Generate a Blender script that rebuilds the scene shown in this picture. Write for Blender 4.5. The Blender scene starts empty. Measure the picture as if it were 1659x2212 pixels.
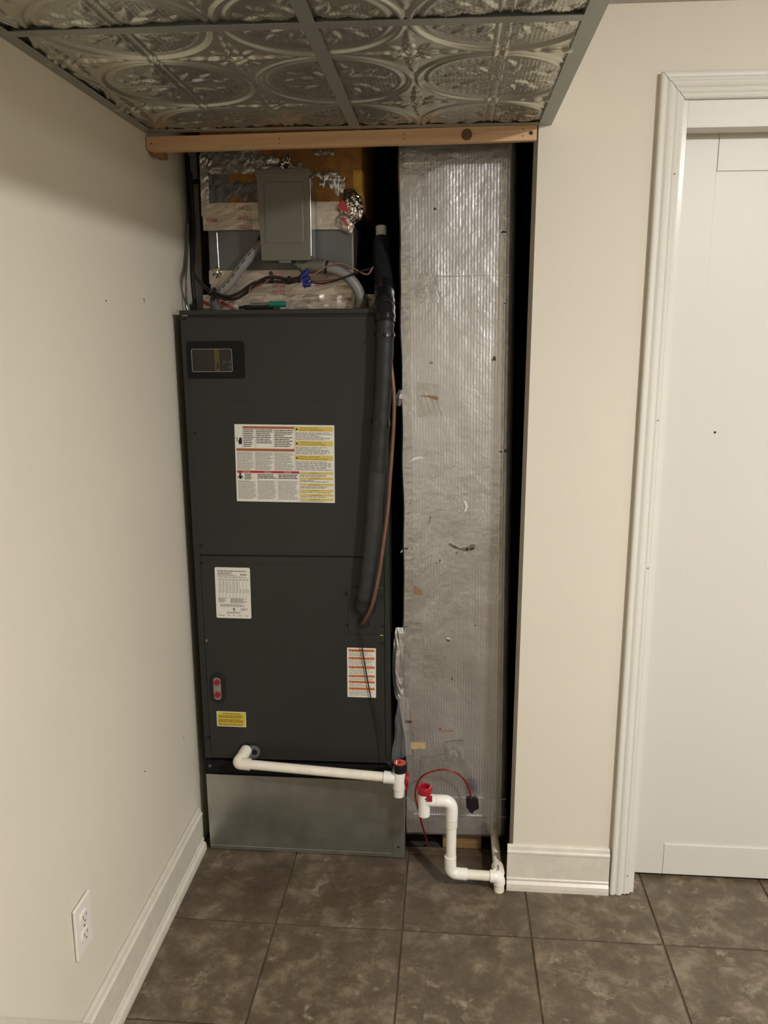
import bpy, bmesh, math, random
import numpy as np
from mathutils import Vector, Matrix
random.seed(7); rng = np.random.RandomState(5)
scene = bpy.context.scene
COL = scene.collection

# ------------------------------------------------------------------ camera
cam_d = bpy.data.cameras.new('camera'); cam = bpy.data.objects.new('camera', cam_d); COL.objects.link(cam)
cam_d.sensor_fit = 'VERTICAL'; cam_d.sensor_height = 36.0; cam_d.lens = 1787.0/2212*36
cam_d.clip_start = .02
cam.location = (.737, -2.0625, 1.4949)
cam.rotation_euler = (math.pi/2 - .2075, 0, .0791)
scene.camera = cam
# ------------------------------------------------------------------ world, lamps, exposure
w = bpy.data.worlds.new('world'); scene.world = w; w.use_nodes = True
w.node_tree.nodes['Background'].inputs[0].default_value = (1, .92, .8, 1)
w.node_tree.nodes['Background'].inputs[1].default_value = 0.0      # closed basement room: no sky
CEIL = 2.22
LAMP_COL = (1.0, .99, .985, 1)
# flush dome lights on the ceiling, one of them added fill: x, y, radiance of the frosted dome
LAMPS = [(1.92, -1.80, 290.0), (2.95, -3.60, 130.0), (3.55, -1.85, 54.0)]  # the second is an unseen fill lamp, added to light the left wall
vs = scene.view_settings
vs.view_transform = 'Standard'; vs.look = 'None'; vs.gamma = 1.0; vs.use_curve_mapping = False
vs.exposure = 1.80

# ------------------------------------------------------------------ materials
def srgb(r, g, b):
    f = lambda c: ((c/255+.055)/1.055)**2.4 if c/255 > .04045 else c/255/12.92
    return (f(r), f(g), f(b), 1)
def mat(name, col, rough=.6, metal=0, noise=0, nscale=8, bump=0, bscale=60, col2=None, spec=.5, rand=False,
        wave=None, alpha=1, stretch=(1, 1, 1), detail=4, rvar=0):
    m = bpy.data.materials.new(name); m.use_nodes = True
    nt = m.node_tree; N = nt.nodes; L = nt.links
    b = N['Principled BSDF']
    b.inputs['Base Color'].default_value = col; b.inputs['Roughness'].default_value = rough
    b.inputs['Metallic'].default_value = metal; b.inputs['Specular IOR Level'].default_value = spec
    if alpha < 1: b.inputs['Alpha'].default_value = alpha
    tc = N.new('ShaderNodeTexCoord'); mp = N.new('ShaderNodeMapping'); mp.inputs['Scale'].default_value = stretch
    L.new(tc.outputs['Object'], mp.inputs['Vector']); vec = mp.outputs['Vector']
    if rand:
        oi = N.new('ShaderNodeObjectInfo'); ml = N.new('ShaderNodeMath'); ml.operation = 'MULTIPLY'; ml.inputs[1].default_value = 37
        L.new(oi.outputs['Random'], ml.inputs[0])
        ad = N.new('ShaderNodeVectorMath'); ad.operation = 'ADD'; L.new(vec, ad.inputs[0]); L.new(ml.outputs[0], ad.inputs[1]); vec = ad.outputs[0]
    if noise or col2:
        n = N.new('ShaderNodeTexNoise'); n.inputs['Scale'].default_value = nscale; n.inputs['Detail'].default_value = detail
        n.inputs['Roughness'].default_value = .62
        L.new(vec, n.inputs['Vector'])
        r = N.new('ShaderNodeValToRGB'); r.color_ramp.elements[0].position = .35; r.color_ramp.elements[1].position = .68
        c2 = col2 or tuple(min(1, c*(1+noise)) for c in col[:3]) + (1,)
        c1 = col if col2 else tuple(c*(1-noise) for c in col[:3]) + (1,)
        r.color_ramp.elements[0].color = c1; r.color_ramp.elements[1].color = c2
        L.new(n.outputs['Fac'], r.inputs['Fac']); L.new(r.outputs['Color'], b.inputs['Base Color'])
        if rvar:
            mr = N.new('ShaderNodeMapRange'); mr.inputs['To Min'].default_value = rough-rvar; mr.inputs['To Max'].default_value = rough+rvar
            L.new(n.outputs['Fac'], mr.inputs['Value']); L.new(mr.outputs[0], b.inputs['Roughness'])
    if bump or wave:
        bp = N.new('ShaderNodeBump'); bp.inputs['Strength'].default_value = 1; bp.inputs['Distance'].default_value = bump or wave[1]
        n2 = N.new('ShaderNodeTexNoise'); n2.inputs['Scale'].default_value = bscale; n2.inputs['Detail'].default_value = 3
        L.new(vec, n2.inputs['Vector']); h = n2.outputs['Fac']
        if wave:
            wv = N.new('ShaderNodeTexWave'); wv.bands_direction = 'X'; wv.inputs['Scale'].default_value = wave[0]
            wv.inputs['Distortion'].default_value = .6; wv.inputs['Detail'].default_value = 1
            L.new(vec, wv.inputs['Vector'])
            ma = N.new('ShaderNodeMath'); ma.operation = 'MULTIPLY_ADD'; ma.inputs[1].default_value = wave[1]/max(bump, 1e-6)
            L.new(wv.outputs['Fac'], ma.inputs[0]); L.new(h, ma.inputs[2]); h = ma.outputs[0]
        L.new(h, bp.inputs['Height']); L.new(bp.outputs['Normal'], b.inputs['Normal'])
    return m
M = {}
M['wall'] = mat('cream_wall_paint', srgb(220, 212, 195), .75, noise=.015, nscale=3, bump=.0003, bscale=180)
M['ceil'] = mat('grey_ceiling_paint', srgb(190, 186, 178), .8, bump=.0004, bscale=150)
M['white'] = mat('white_trim_paint', srgb(222, 219, 209), .2, noise=.01, nscale=10, bump=.00004, bscale=40)
M['whiteold'] = mat('scuffed_white_paint', srgb(216, 209, 194), .35, noise=.05, nscale=30, bump=.0004, bscale=60)
M['door'] = mat('white_door_paint', srgb(214, 210, 200), .42, bump=.0001, bscale=90)
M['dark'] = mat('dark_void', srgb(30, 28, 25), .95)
M['concrete'] = mat('dirty_subfloor', srgb(52, 44, 36), .95, noise=.3, nscale=20, bump=.002, bscale=60)
M['grout'] = mat('brown_grout', srgb(66, 52, 38), .9, col2=srgb(96, 82, 66), nscale=9)
M['stud'] = mat('raw_wall_edge', srgb(186, 178, 164), .85, noise=.1, nscale=12)
M['wood'] = mat('pine_wood', srgb(194, 154, 114), .6, col2=srgb(212, 174, 134), nscale=14, stretch=(.25, 6, 6), bump=.0003, bscale=50)
M['oldwood'] = mat('old_pine_wood', srgb(128, 96, 58), .7, col2=srgb(160, 126, 82), nscale=14, stretch=(.3, 5, 5))
M['knot'] = mat('wood_knot', srgb(98, 66, 40), .6)
M['tin'] = mat('embossed_tin', srgb(204, 201, 188), .33, metal=.92, noise=.05, nscale=6, rvar=.06)
M['tee'] = mat('satin_metal_grid', srgb(154, 156, 149), .42, metal=.55)
M['unit'] = mat('charcoal_powder_coat', srgb(35, 36, 32), .5, noise=.05, nscale=4, bump=.00012, bscale=900)
M['unitdk'] = mat('black_plastic', srgb(14, 14, 13), .7, spec=.25)
M['black'] = mat('matte_black', srgb(14, 14, 14), .6)
M['rubber'] = mat('black_foam_insulation', srgb(27, 27, 27), .55, noise=.12, nscale=25, bump=.0008, bscale=70)
M['tape'] = mat('shiny_black_tape', srgb(22, 22, 24), .22, bump=.0015, bscale=70)
M['galv'] = mat('galvanised_steel', srgb(172, 174, 166), .30, metal=.88, noise=.10, nscale=14, rvar=.07, bump=.0004, bscale=9)
M['steel'] = mat('galvanised_plenum', srgb(112, 113, 112), .45, metal=.8, noise=.06, nscale=10)
M['foil'] = mat('foil_duct_facing', srgb(214, 214, 214), .31, metal=.9, noise=.05, nscale=9, bump=.0013, bscale=58, wave=(40, .00019), rvar=.05)
M['foiltape'] = mat('foil_tape', srgb(208, 207, 205), .28, metal=.88, noise=.05, nscale=20, bump=.0022, bscale=50)
M['foilwhite'] = mat('printed_foil_tape', srgb(200, 188, 174), .38, metal=.7, noise=.05, nscale=20, bump=.0012, bscale=45)
M['crumple'] = mat('crumpled_foil', srgb(214, 209, 202), .16, metal=1.0)
M['insul'] = mat('brown_fibre_board', srgb(150, 104, 52), .95, noise=.22, nscale=40, bump=.002, bscale=160)
M['insulyel'] = mat('yellow_fibreglass', srgb(196, 152, 62), .95, noise=.15, nscale=40, bump=.002, bscale=160)
M['boxgrey'] = mat('grey_enamel', srgb(102, 99, 88), .42, noise=.02, nscale=8)
M['conduit'] = mat('grey_liquidtight_conduit', srgb(128, 126, 122), .42, noise=.06, nscale=30)
M['pvc'] = mat('white_pvc', srgb(243, 239, 229), .3, noise=.02, nscale=25)
M['pvcold'] = mat('aged_white_pvc', srgb(237, 229, 211), .38, noise=.07, nscale=30, detail=6)
M['red'] = mat('red_plastic', srgb(158, 20, 36), .35)
M['redcable'] = mat('red_cable_jacket', srgb(128, 20, 24), .35)
M['coralred'] = mat('translucent_red_plastic', srgb(206, 74, 70), .25)
M['copper'] = mat('dull_copper', srgb(124, 88, 70), .5, metal=.45, noise=.12, nscale=40)
M['brownwire'] = mat('brown_wire_jacket', srgb(92, 58, 40), .45)
M['copperwire'] = mat('copper_coloured_wire', srgb(140, 100, 82), .45)
M['blue'] = mat('blue_wire_nut', srgb(30, 40, 110), .4)
M['green'] = mat('green_marker_cap', srgb(18, 120, 96), .35)
M['paper'] = mat('label_paper', srgb(226, 222, 210), .45)
M['ink'] = mat('label_ink', srgb(122, 117, 108), .6)
M['inkblack'] = mat('label_black_ink', srgb(16, 14, 12), .6)
M['orange'] = mat('label_orange', srgb(196, 112, 62), .5)
M['brick'] = mat('label_brick_orange', srgb(160, 92, 58), .5)
M['crimson'] = mat('label_crimson', srgb(172, 44, 58), .5)
M['yellow'] = mat('label_yellow', srgb(212, 188, 96), .5)
M['yellowlab'] = mat('yellow_sticker', srgb(206, 182, 72), .5)
M['mustard'] = mat('label_mustard_ink', srgb(140, 112, 22), .6)
M['redink'] = mat('red_print', srgb(168, 52, 56), .5)
M['screw'] = mat('screw_steel', srgb(170, 168, 160), .3, metal=.9)
M['dkscrew'] = mat('dark_screw', srgb(28, 29, 28), .45, metal=.3)
M['brown'] = mat('brown_interior', srgb(44, 39, 34), .7)
M['kraft'] = mat('kraft_paper_back', srgb(146, 108, 84), .8)
M['cardboard'] = mat('tan_fibre_patch', srgb(186, 162, 116), .9, noise=.12, nscale=60)
M['outlet'] = mat('white_outlet_plastic', srgb(236, 230, 220), .3)
# floor tile: mottled taupe stone
def tilemat():
    m = mat('stone_look_tile', srgb(112, 100, 86), .42)
    nt = m.node_tree; N = nt.nodes; L = nt.links; b = N['Principled BSDF']
    tc = N.new('ShaderNodeTexCoord'); oi = N.new('ShaderNodeObjectInfo')
    ml = N.new('ShaderNodeMath'); ml.operation = 'MULTIPLY'; ml.inputs[1].default_value = 53; L.new(oi.outputs['Random'], ml.inputs[0])
    ad = N.new('ShaderNodeVectorMath'); ad.operation = 'ADD'; L.new(tc.outputs['Object'], ad.inputs[0]); L.new(ml.outputs[0], ad.inputs[1])
    def noise(s, d, dist=0):
        n = N.new('ShaderNodeTexNoise'); n.inputs['Scale'].default_value = s; n.inputs['Detail'].default_value = d
        n.inputs['Roughness'].default_value = .7; n.inputs['Distortion'].default_value = dist; L.new(ad.outputs[0], n.inputs['Vector']); return n
    n1 = noise(15, 10, .25); r1 = N.new('ShaderNodeValToRGB'); L.new(n1.outputs['Fac'], r1.inputs['Fac'])
    e = r1.color_ramp.elements; e[0].position = .34; e[0].color = srgb(82, 70, 55); e[1].position = .66; e[1].color = srgb(134, 120, 100)
    k = e.new(.5); k.color = srgb(98, 85, 68)
    n2 = noise(34, 9, .5); r2 = N.new('ShaderNodeValToRGB'); L.new(n2.outputs['Fac'], r2.inputs['Fac'])
    r2.color_ramp.elements[0].position = .56; r2.color_ramp.elements[0].color = (0, 0, 0, 1); r2.color_ramp.elements[1].position = .64; r2.color_ramp.elements[1].color = (1, 1, 1, 1)
    n3 = noise(5, 2); mm = N.new('ShaderNodeMath'); mm.operation = 'MULTIPLY'
    r3 = N.new('ShaderNodeValToRGB'); L.new(n3.outputs['Fac'], r3.inputs['Fac']); r3.color_ramp.elements[0].position = .48; r3.color_ramp.elements[1].position = .6
    L.new(r2.outputs['Color'], mm.inputs[0]); L.new(r3.outputs['Color'], mm.inputs[1])
    mx = N.new('ShaderNodeMix'); mx.data_type = 'RGBA'; L.new(mm.outputs[0], mx.inputs['Factor']); L.new(r1.outputs['Color'], mx.inputs['A'])
    mx.inputs['B'].default_value = srgb(74, 63, 50)
    n4 = noise(17, 7, .2); r4 = N.new('ShaderNodeValToRGB'); L.new(n4.outputs['Fac'], r4.inputs['Fac']); r4.color_ramp.elements[0].position = .58; r4.color_ramp.elements[1].position = .72
    mx2 = N.new('ShaderNodeMix'); mx2.data_type = 'RGBA'; L.new(r4.outputs['Color'], mx2.inputs['Factor']); L.new(mx.outputs['Result'], mx2.inputs['A']); mx2.inputs['B'].default_value = srgb(160, 147, 126)
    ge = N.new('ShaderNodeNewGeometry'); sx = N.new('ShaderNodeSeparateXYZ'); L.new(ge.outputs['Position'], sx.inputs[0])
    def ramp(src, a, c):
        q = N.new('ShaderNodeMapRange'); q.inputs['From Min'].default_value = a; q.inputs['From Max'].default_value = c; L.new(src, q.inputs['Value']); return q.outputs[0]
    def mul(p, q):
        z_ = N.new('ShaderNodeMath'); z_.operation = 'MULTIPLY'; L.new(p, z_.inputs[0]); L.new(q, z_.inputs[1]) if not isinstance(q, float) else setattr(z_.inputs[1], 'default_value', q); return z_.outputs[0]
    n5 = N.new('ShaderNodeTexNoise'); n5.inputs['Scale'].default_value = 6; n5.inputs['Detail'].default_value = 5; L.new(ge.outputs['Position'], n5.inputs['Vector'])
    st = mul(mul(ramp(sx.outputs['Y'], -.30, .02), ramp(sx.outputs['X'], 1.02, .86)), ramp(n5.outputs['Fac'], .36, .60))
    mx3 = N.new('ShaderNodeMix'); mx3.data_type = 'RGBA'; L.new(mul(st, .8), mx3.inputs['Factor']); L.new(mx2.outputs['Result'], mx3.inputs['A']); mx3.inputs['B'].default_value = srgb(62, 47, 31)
    L.new(mx3.outputs['Result'], b.inputs['Base Color'])
    bp = N.new('ShaderNodeBump'); bp.inputs['Distance'].default_value = .0012; L.new(n2.outputs['Fac'], bp.inputs['Height']); L.new(bp.outputs['Normal'], b.inputs['Normal'])
    return m
M['tile'] = tilemat()
def plasticmat():
    m = bpy.data.materials.new('clear_plastic_film'); m.use_nodes = True; nt = m.node_tree; N = nt.nodes; L = nt.links
    b = N['Principled BSDF']; b.inputs['Base Color'].default_value = srgb(225, 225, 225); b.inputs['Roughness'].default_value = .12
    b.inputs['Alpha'].default_value = .13; b.inputs['Specular IOR Level'].default_value = .9
    return m
M['film'] = plasticmat()
def glassmat():
    m = bpy.data.materials.new('sight_glass'); m.use_nodes = True; b = m.node_tree.nodes['Principled BSDF']
    b.inputs['Base Color'].default_value = srgb(60, 56, 52); b.inputs['Roughness'].default_value = .08; b.inputs['Alpha'].default_value = .25
    return m
M['glass'] = glassmat()
def lampmat(k):
    m = bpy.data.materials.new('frosted_lamp_dome'); m.use_nodes = True; b = m.node_tree.nodes['Principled BSDF']
    b.inputs['Base Color'].default_value = (.8, .8, .8, 1)
    b.inputs['Emission Color'].default_value = LAMP_COL; b.inputs['Emission Strength'].default_value = k
    return m

# ------------------------------------------------------------------ mesh helpers
class MB:
    def __init__(s): s.v = []; s.f = []
    def add(s, vs, fs):
        o = len(s.v); s.v += [tuple(p) for p in vs]; s.f += [tuple(i+o for i in f) for f in fs]; return s
    def box(s, x0, x1, y0, y1, z0, z1):
        return s.add([(x0,y0,z0),(x1,y0,z0),(x1,y1,z0),(x0,y1,z0),(x0,y0,z1),(x1,y0,z1),(x1,y1,z1),(x0,y1,z1)],
                     [(0,3,2,1),(4,5,6,7),(0,1,5,4),(1,2,6,5),(2,3,7,6),(3,0,4,7)])
    def quad(s, a, b, c, d): return s.add([a,b,c,d], [(0,1,2,3)])
    def prism(s, poly, axis, a0, a1):
        """poly: list of 2-D points; extruded along axis from a0 to a1. axis 'x': (y,z); 'y': (x,z); 'z': (x,y)"""
        def P(p, a): return {'x': (a,p[0],p[1]), 'y': (p[0],a,p[1]), 'z': (p[0],p[1],a)}[axis]
        n = len(poly)
        vs = [P(p,a0) for p in poly] + [P(p,a1) for p in poly]
        fs = [(i,(i+1)%n,n+(i+1)%n,n+i) for i in range(n)] + [tuple(range(n-1,-1,-1)), tuple(range(n,2*n))]
        return s.add(vs, fs)
    def tube(s, pts, r, seg=12, cap=True):
        pts = [Vector(p) for p in pts]; n = len(pts)
        rs = r if isinstance(r, (list, tuple)) else [r]*n
        T = [(pts[min(i+1,n-1)] - pts[max(i-1,0)]).normalized() for i in range(n)]
        up = Vector((0,0,1)) if abs(T[0].z) < .9 else Vector((1,0,0))
        nrm = T[0].cross(up).normalized(); vs = []
        for i in range(n):
            nrm = (nrm - T[i]*nrm.dot(T[i])).normalized(); bn = T[i].cross(nrm)
            for k in range(seg):
                a = 2*math.pi*k/seg; vs.append(pts[i] + (nrm*math.cos(a) + bn*math.sin(a))*rs[i])
        fs = [(i*seg+k, i*seg+(k+1)%seg, (i+1)*seg+(k+1)%seg, (i+1)*seg+k) for i in range(n-1) for k in range(seg)]
        if cap: fs += [tuple(range(seg-1,-1,-1)), tuple((n-1)*seg+k for k in range(seg))]
        return s.add(vs, fs)
    def cyl(s, a, b, r0, r1=None, seg=20): return s.tube([a, b], [r0, r0 if r1 is None else r1], seg)
    def disc(s, c, r, axis='y', t=.002, seg=16):
        d = {'x': Vector((1,0,0)), 'y': Vector((0,1,0)), 'z': Vector((0,0,1))}[axis]
        return s.cyl(Vector(c)-d*t/2, Vector(c)+d*t/2, r, seg=seg)
    def build(s, name, m, parent=None, smooth=False, bevel=0, bseg=2, loc=None):
        me = bpy.data.meshes.new(name); me.from_pydata(s.v, [], s.f); me.validate(); 
        bm = bmesh.new(); bm.from_mesh(me)
        bmesh.ops.recalc_face_normals(bm, faces=bm.faces)
        if bevel:
            es = [e for e in bm.edges if len(e.link_faces) == 2 and e.calc_face_angle(0) > .5]
            bmesh.ops.bevel(bm, geom=es, offset=bevel, segments=bseg, affect='EDGES', profile=.5)
        bm.to_mesh(me); bm.free()
        me.materials.append(M[m] if isinstance(m, str) else m)
        if smooth:
            me.polygons.foreach_set('use_smooth', [True]*len(me.polygons))
            me.set_sharp_from_angle(angle=math.radians(38))
        o = bpy.data.objects.new(name, me); COL.objects.link(o)
        if parent is not None: o.parent = parent
        if loc: o.location = loc
        return o
def spline(pts, n=8):
    pts = [Vector(p) for p in pts]; out = []
    P = [2*pts[0]-pts[1]] + pts + [2*pts[-1]-pts[-2]]
    for i in range(1, len(P)-2):
        p0, p1, p2, p3 = P[i-1:i+3]
        for k in range(n):
            t = k/n
            out.append(.5*((2*p1) + (p2-p0)*t + (2*p0-5*p1+4*p2-p3)*t*t + (3*p1-p0-3*p2+p3)*t**3))
    out.append(pts[-1]); return out
def arc(c, a, b, r, n=8):
    """quarter bend of centre c from direction a to direction b (unit vectors, from the centre)"""
    a, b, c = Vector(a), Vector(b), Vector(c)
    return [c + (a*math.cos(t*math.pi/2/n) + b*math.sin(t*math.pi/2/n))*r for t in range(n+1)]
def tag(o, label, cat, group=None):
    o['label'] = label; o['category'] = cat
    if group: o['group'] = group
    return o
def thing(name, label, cat, loc=(0,0,0), rot=(0,0,0), group=None):
    o = bpy.data.objects.new(name, None); COL.objects.link(o); o.location = loc; o.rotation_euler = rot
    o.empty_display_size = .05
    return tag(o, label, cat, group)
def stuff(o): o['kind'] = 'stuff'; return o
def struct(o): o['kind'] = 'structure'; return o
def text(name, s, x, z, y, width, height, m, parent, rx=math.pi/2):
    """flat lettering standing in the XZ plane, fitted to width x height, lower left corner at x,z"""
    c = bpy.data.curves.new(name, 'FONT'); c.body = s; c.resolution_u = 1
    t = bpy.data.objects.new(name, c); COL.objects.link(t)
    bpy.context.view_layer.update()
    me = bpy.data.meshes.new_from_object(t.evaluated_get(bpy.context.evaluated_depsgraph_get()))
    COL.objects.unlink(t); bpy.data.objects.remove(t)
    co = np.empty(len(me.vertices)*3); me.vertices.foreach_get('co', co); co = co.reshape(-1, 3)
    mn = co.min(0); sz = co.max(0) - mn
    p = (co - mn)/np.maximum(sz, 1e-9); 
    new = np.stack([x + p[:,0]*width, np.full(len(p), y), z + p[:,1]*height], 1)
    me.vertices.foreach_set('co', new.ravel()); me.materials.clear(); me.materials.append(M[m]); me.name = name
    o = bpy.data.objects.new(name, me); COL.objects.link(o); o.parent = parent
    return o

# ================================================================== SETTING
RX, RY, AY = 4.2, -4.6, .80          # room extents
# floor: grout bed with tiles laid on it
fl = struct(MB().box(0, RX, RY, .165, -.05, -.003).build('floor', 'grout'))
MB().box(0, 1.2, .1652, AY, -.06, -.006).build('subfloor', 'concrete', fl)
TS = .3302; gx0 = .305 - TS; gy0 = -.1993
tb = MB(); h = TS/2 - .0024
tb.box(-h, h, -h, h, -.008, 0)
tile0 = tb.build('tile', 'tile', fl, bevel=.0016, bseg=2)
def put_tile(x0, x1, y0, y1):
    full = abs(x1-x0-TS) < 1e-4 and abs(y1-y0-TS) < 1e-4
    if full:
        o = tile0.copy(); COL.objects.link(o); o.parent = fl; o.name = 'tile'
    else:
        hx, hy = (x1-x0)/2-.0024, (y1-y0)/2-.0024
        o = MB().box(-hx, hx, -hy, hy, -.008, 0).build('tile', 'tile', fl, bevel=.0016)
    o.location = ((x0+x1)/2, (y0+y1)/2, 0); o.rotation_euler.z = 0
first = True
ny = int((gy0 - RY)/TS)
for i in range(0, 13):
    x0, x1 = gx0 + i*TS, gx0 + (i+1)*TS
    x0, x1 = max(x0, .02), min(x1, RX-.01)
    if x1 - x0 < .05: continue
    for j in range(-9, 3):
        y0, y1 = gy0 + (j-1)*TS, gy0 + j*TS
        if j == 2:
            if x1 > 1.3 or x0 < .55: continue
            y1 = .166
            if y1 - y0 < .012: continue
        if j == 1 and x0 > 1.9 : y1 = min(y1, .0)
        put_tile(x0, x1, y0, y1)
COL.objects.unlink(tile0); bpy.data.objects.remove(tile0)

# walls
struct(MB().prism([(.012,-.02),(-.0,2.26),(-.1,2.26),(-.1,-.02)], 'y', RY, AY).build('wall_left', 'wall'))
wb = MB()
wb.box(.93, 1.2495, 0, .115, -.01, CEIL); wb.box(1.2495, 2.10, 0, .115, 2.0295, CEIL); wb.box(2.10, RX, 0, .115, -.01, CEIL)
wall_back = struct(wb.build('wall_back', 'wall'))
MB().box(.9296, .9304, .0025, .1145, .05, 1.965).build('raw_edge', 'stud', wall_back)
struct(MB().box(RX, RX+.1, RY, .1, -.02, 2.3).build('wall_right', 'wall'))
struct(MB().box(-.1, RX+.1, RY-.1, RY, -.02, 2.3).build('wall_front', 'wall'))
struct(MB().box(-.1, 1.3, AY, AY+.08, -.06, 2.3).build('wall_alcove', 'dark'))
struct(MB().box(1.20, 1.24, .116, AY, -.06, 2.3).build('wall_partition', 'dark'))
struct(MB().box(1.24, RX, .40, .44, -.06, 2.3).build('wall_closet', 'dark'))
# ceiling: upper slab, dropped soffit with grid and pressed tin panels
ceil = struct(MB().box(-.1, RX+.1, RY-.1, AY+.05, CEIL, CEIL+.06).build('ceiling', 'ceil'))
SZ = 1.972
MB().box(.946, .958, RY, 0, SZ+.0016, CEIL).build('soffit_side', 'wall', ceil)
# metal edge angles: flat leg and upstand
a = MB(); a.box(.929, .9585, RY, -.0005, SZ, SZ+.0015).box(.929, .9302, RY, -.0005, SZ-.0006, SZ+.006); a.build('edge_angle', 'tee', ceil)
a = MB(); a.box(.0005, .0255, RY, .0, SZ, SZ+.0015); a.build('edge_angle', 'tee', ceil)
a = MB(); a.box(.0255, .929, -.024, -.0, SZ-.0002, SZ+.0013); a.build('edge_angle', 'tee', ceil)
TX, TY, TP = .5075, -.655, .6096
MB().box(TX-.012, TX+.012, RY, -.024, SZ-.0004, SZ+.0012).box(TX-.001, TX+.001, RY, -.024, SZ+.001, SZ+.035).build('tee_bar', 'tee', ceil)
for k in range(6):
    yk = TY - k*TP
    for xa, xb in ((.0255, TX-.012), (TX+.012, .929)):
        MB().box(xa, xb, yk-.012, yk+.012, SZ-.0002, SZ+.0012).box(xa, xb, yk-.001, yk+.001, SZ+.001, SZ+.035).build('tee_bar', 'tee', ceil)
def relief(X, Y):
    """height (towards the room) of the pressed pattern; X,Y from the panel corner"""
    P = TP/2
    x = np.abs((X + P/2) % P - P/2); y = np.abs((Y + P/2) % P - P/2)       # distance to nearest medallion centre, folded
    d = np.hypot(x, y); R = .1465
    g = lambda t, w: np.exp(-(t/w)**2)
    H = .0042*g(d-R, .0042) - .0022*g(d-(R-.011), .0045) + .0012*g(d-(R-.02), .003)
    ins = 1/(1+np.exp((d-.122)/.003))
    H += ins*.0011*np.sin(2*np.pi*x/.0075 + 1.6*np.sin(2*np.pi*y/.011))
    H += .0024*g(x-.0085, .0022) + .0020*g(y-.0075, .0022) - .0010*g(x, .003)        # seam beads
    def leaf(cx, cy, ang, a, b, amp, X_=x, Y_=y):
        ca, sa = math.cos(ang), math.sin(ang)
        u = (X_-cx)*ca + (Y_-cy)*sa; v = -(X_-cx)*sa + (Y_-cy)*ca
        q = (u/a)**2 + (v/(b*(1-.45*u/a).clip(.25, 2)))**2
        return amp*np.clip(1-q, 0, 1)**.6 - .35*amp*g(v, b*.22)*np.clip(1-(u/a)**2, 0, 1)
    for cx, cy, an, a_, b_, am in ((.048,.028,.35,.030,.011,.0052),(.030,.052,1.15,.028,.010,.0048),(.083,.020,-.25,.020,.008,.0040),
                                   (.022,.088,1.9,.020,.008,.0040),(.070,.056,.75,.020,.008,.0038),(.104,.034,.9,.013,.006,.0030)):
        H += leaf(cx, cy, an, a_, b_, am)
    cx = np.abs((X % P) - P/2); cy = np.abs((Y % P) - P/2); dc = np.hypot(cx, cy)          # rosettes between the medallions
    H += .0068*g(dc, .010) - .004*g(dc-.014, .003) + .003*g(dc-.020, .003)
    for c_, a_, b_, am in ((.036,.017,.011,.0075),(.066,.019,.008,.0060),(.095,.014,.005,.0040)):
        H += leaf(c_, 0, 0, a_, b_, am, cx, cy) + leaf(c_, 0, 0, a_, b_, am, cy, cx)
    H += leaf(.027, .027, .785, .016, .007, .0050, cx, cy)
    return H
def tin(x0, x1, xc, seed, yend=TP-.0115):
    n, m_ = int((x1-x0)/.0029), int((yend-.0115)/.0029)
    xs = np.linspace(x0, x1, n); ys = np.linspace(.0115, yend, m_)
    XX, YY = np.meshgrid(xs, ys); r_ = np.random.RandomState(seed)
    H = relief(XX - xc, YY)
    # slight sag and rolled edges, as loose panels have
    ex = np.minimum(XX-x0, x1-XX); ey = np.minimum(YY-.0115, yend-YY)
    lift = .0032*np.exp(-ey/.02)*(1+np.sin(XX*23+seed)) + .0028*np.exp(-ex/.02)*(1+np.sin(YY*19+seed*2))
    Z = .0030 - H*.95 + lift*.6 + .0012*np.sin(XX*9+seed)*np.sin(YY*7)
    Z = np.maximum(Z, .0014*np.exp(-ex/.01)-.004)
    V = np.stack([XX, YY, Z], -1).reshape(-1, 3)
    idx = np.arange(n*m_).reshape(m_, n)
    F = np.stack([idx[:-1,:-1], idx[1:,:-1], idx[1:,1:], idx[:-1,1:]], -1).reshape(-1, 4)
    me = bpy.data.meshes.new('tin_panel'); me.from_pydata(V.tolist(), [], F.tolist()); me.materials.append(M['tin'])
    me.polygons.foreach_set('use_smooth', [True]*len(me.polygons)); me.update()
    return me
tl = tin(.004, TX-.0015, TX-TP, 1); tr = tin(TX+.0015, .944, TX, 2)
tl0 = tin(.004, TX-.0015, TX-TP, 1, -TY-.012); tr0 = tin(TX+.0015, .944, TX, 2, -TY-.012)
for k in range(5):
    for me in ((tl0, tr0) if k == 0 else (tl, tr)):
        o = bpy.data.objects.new('tin_panel', me); COL.objects.link(o); o.parent = ceil
        o.location = (0, TY - k*TP, SZ+.0016)
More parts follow.
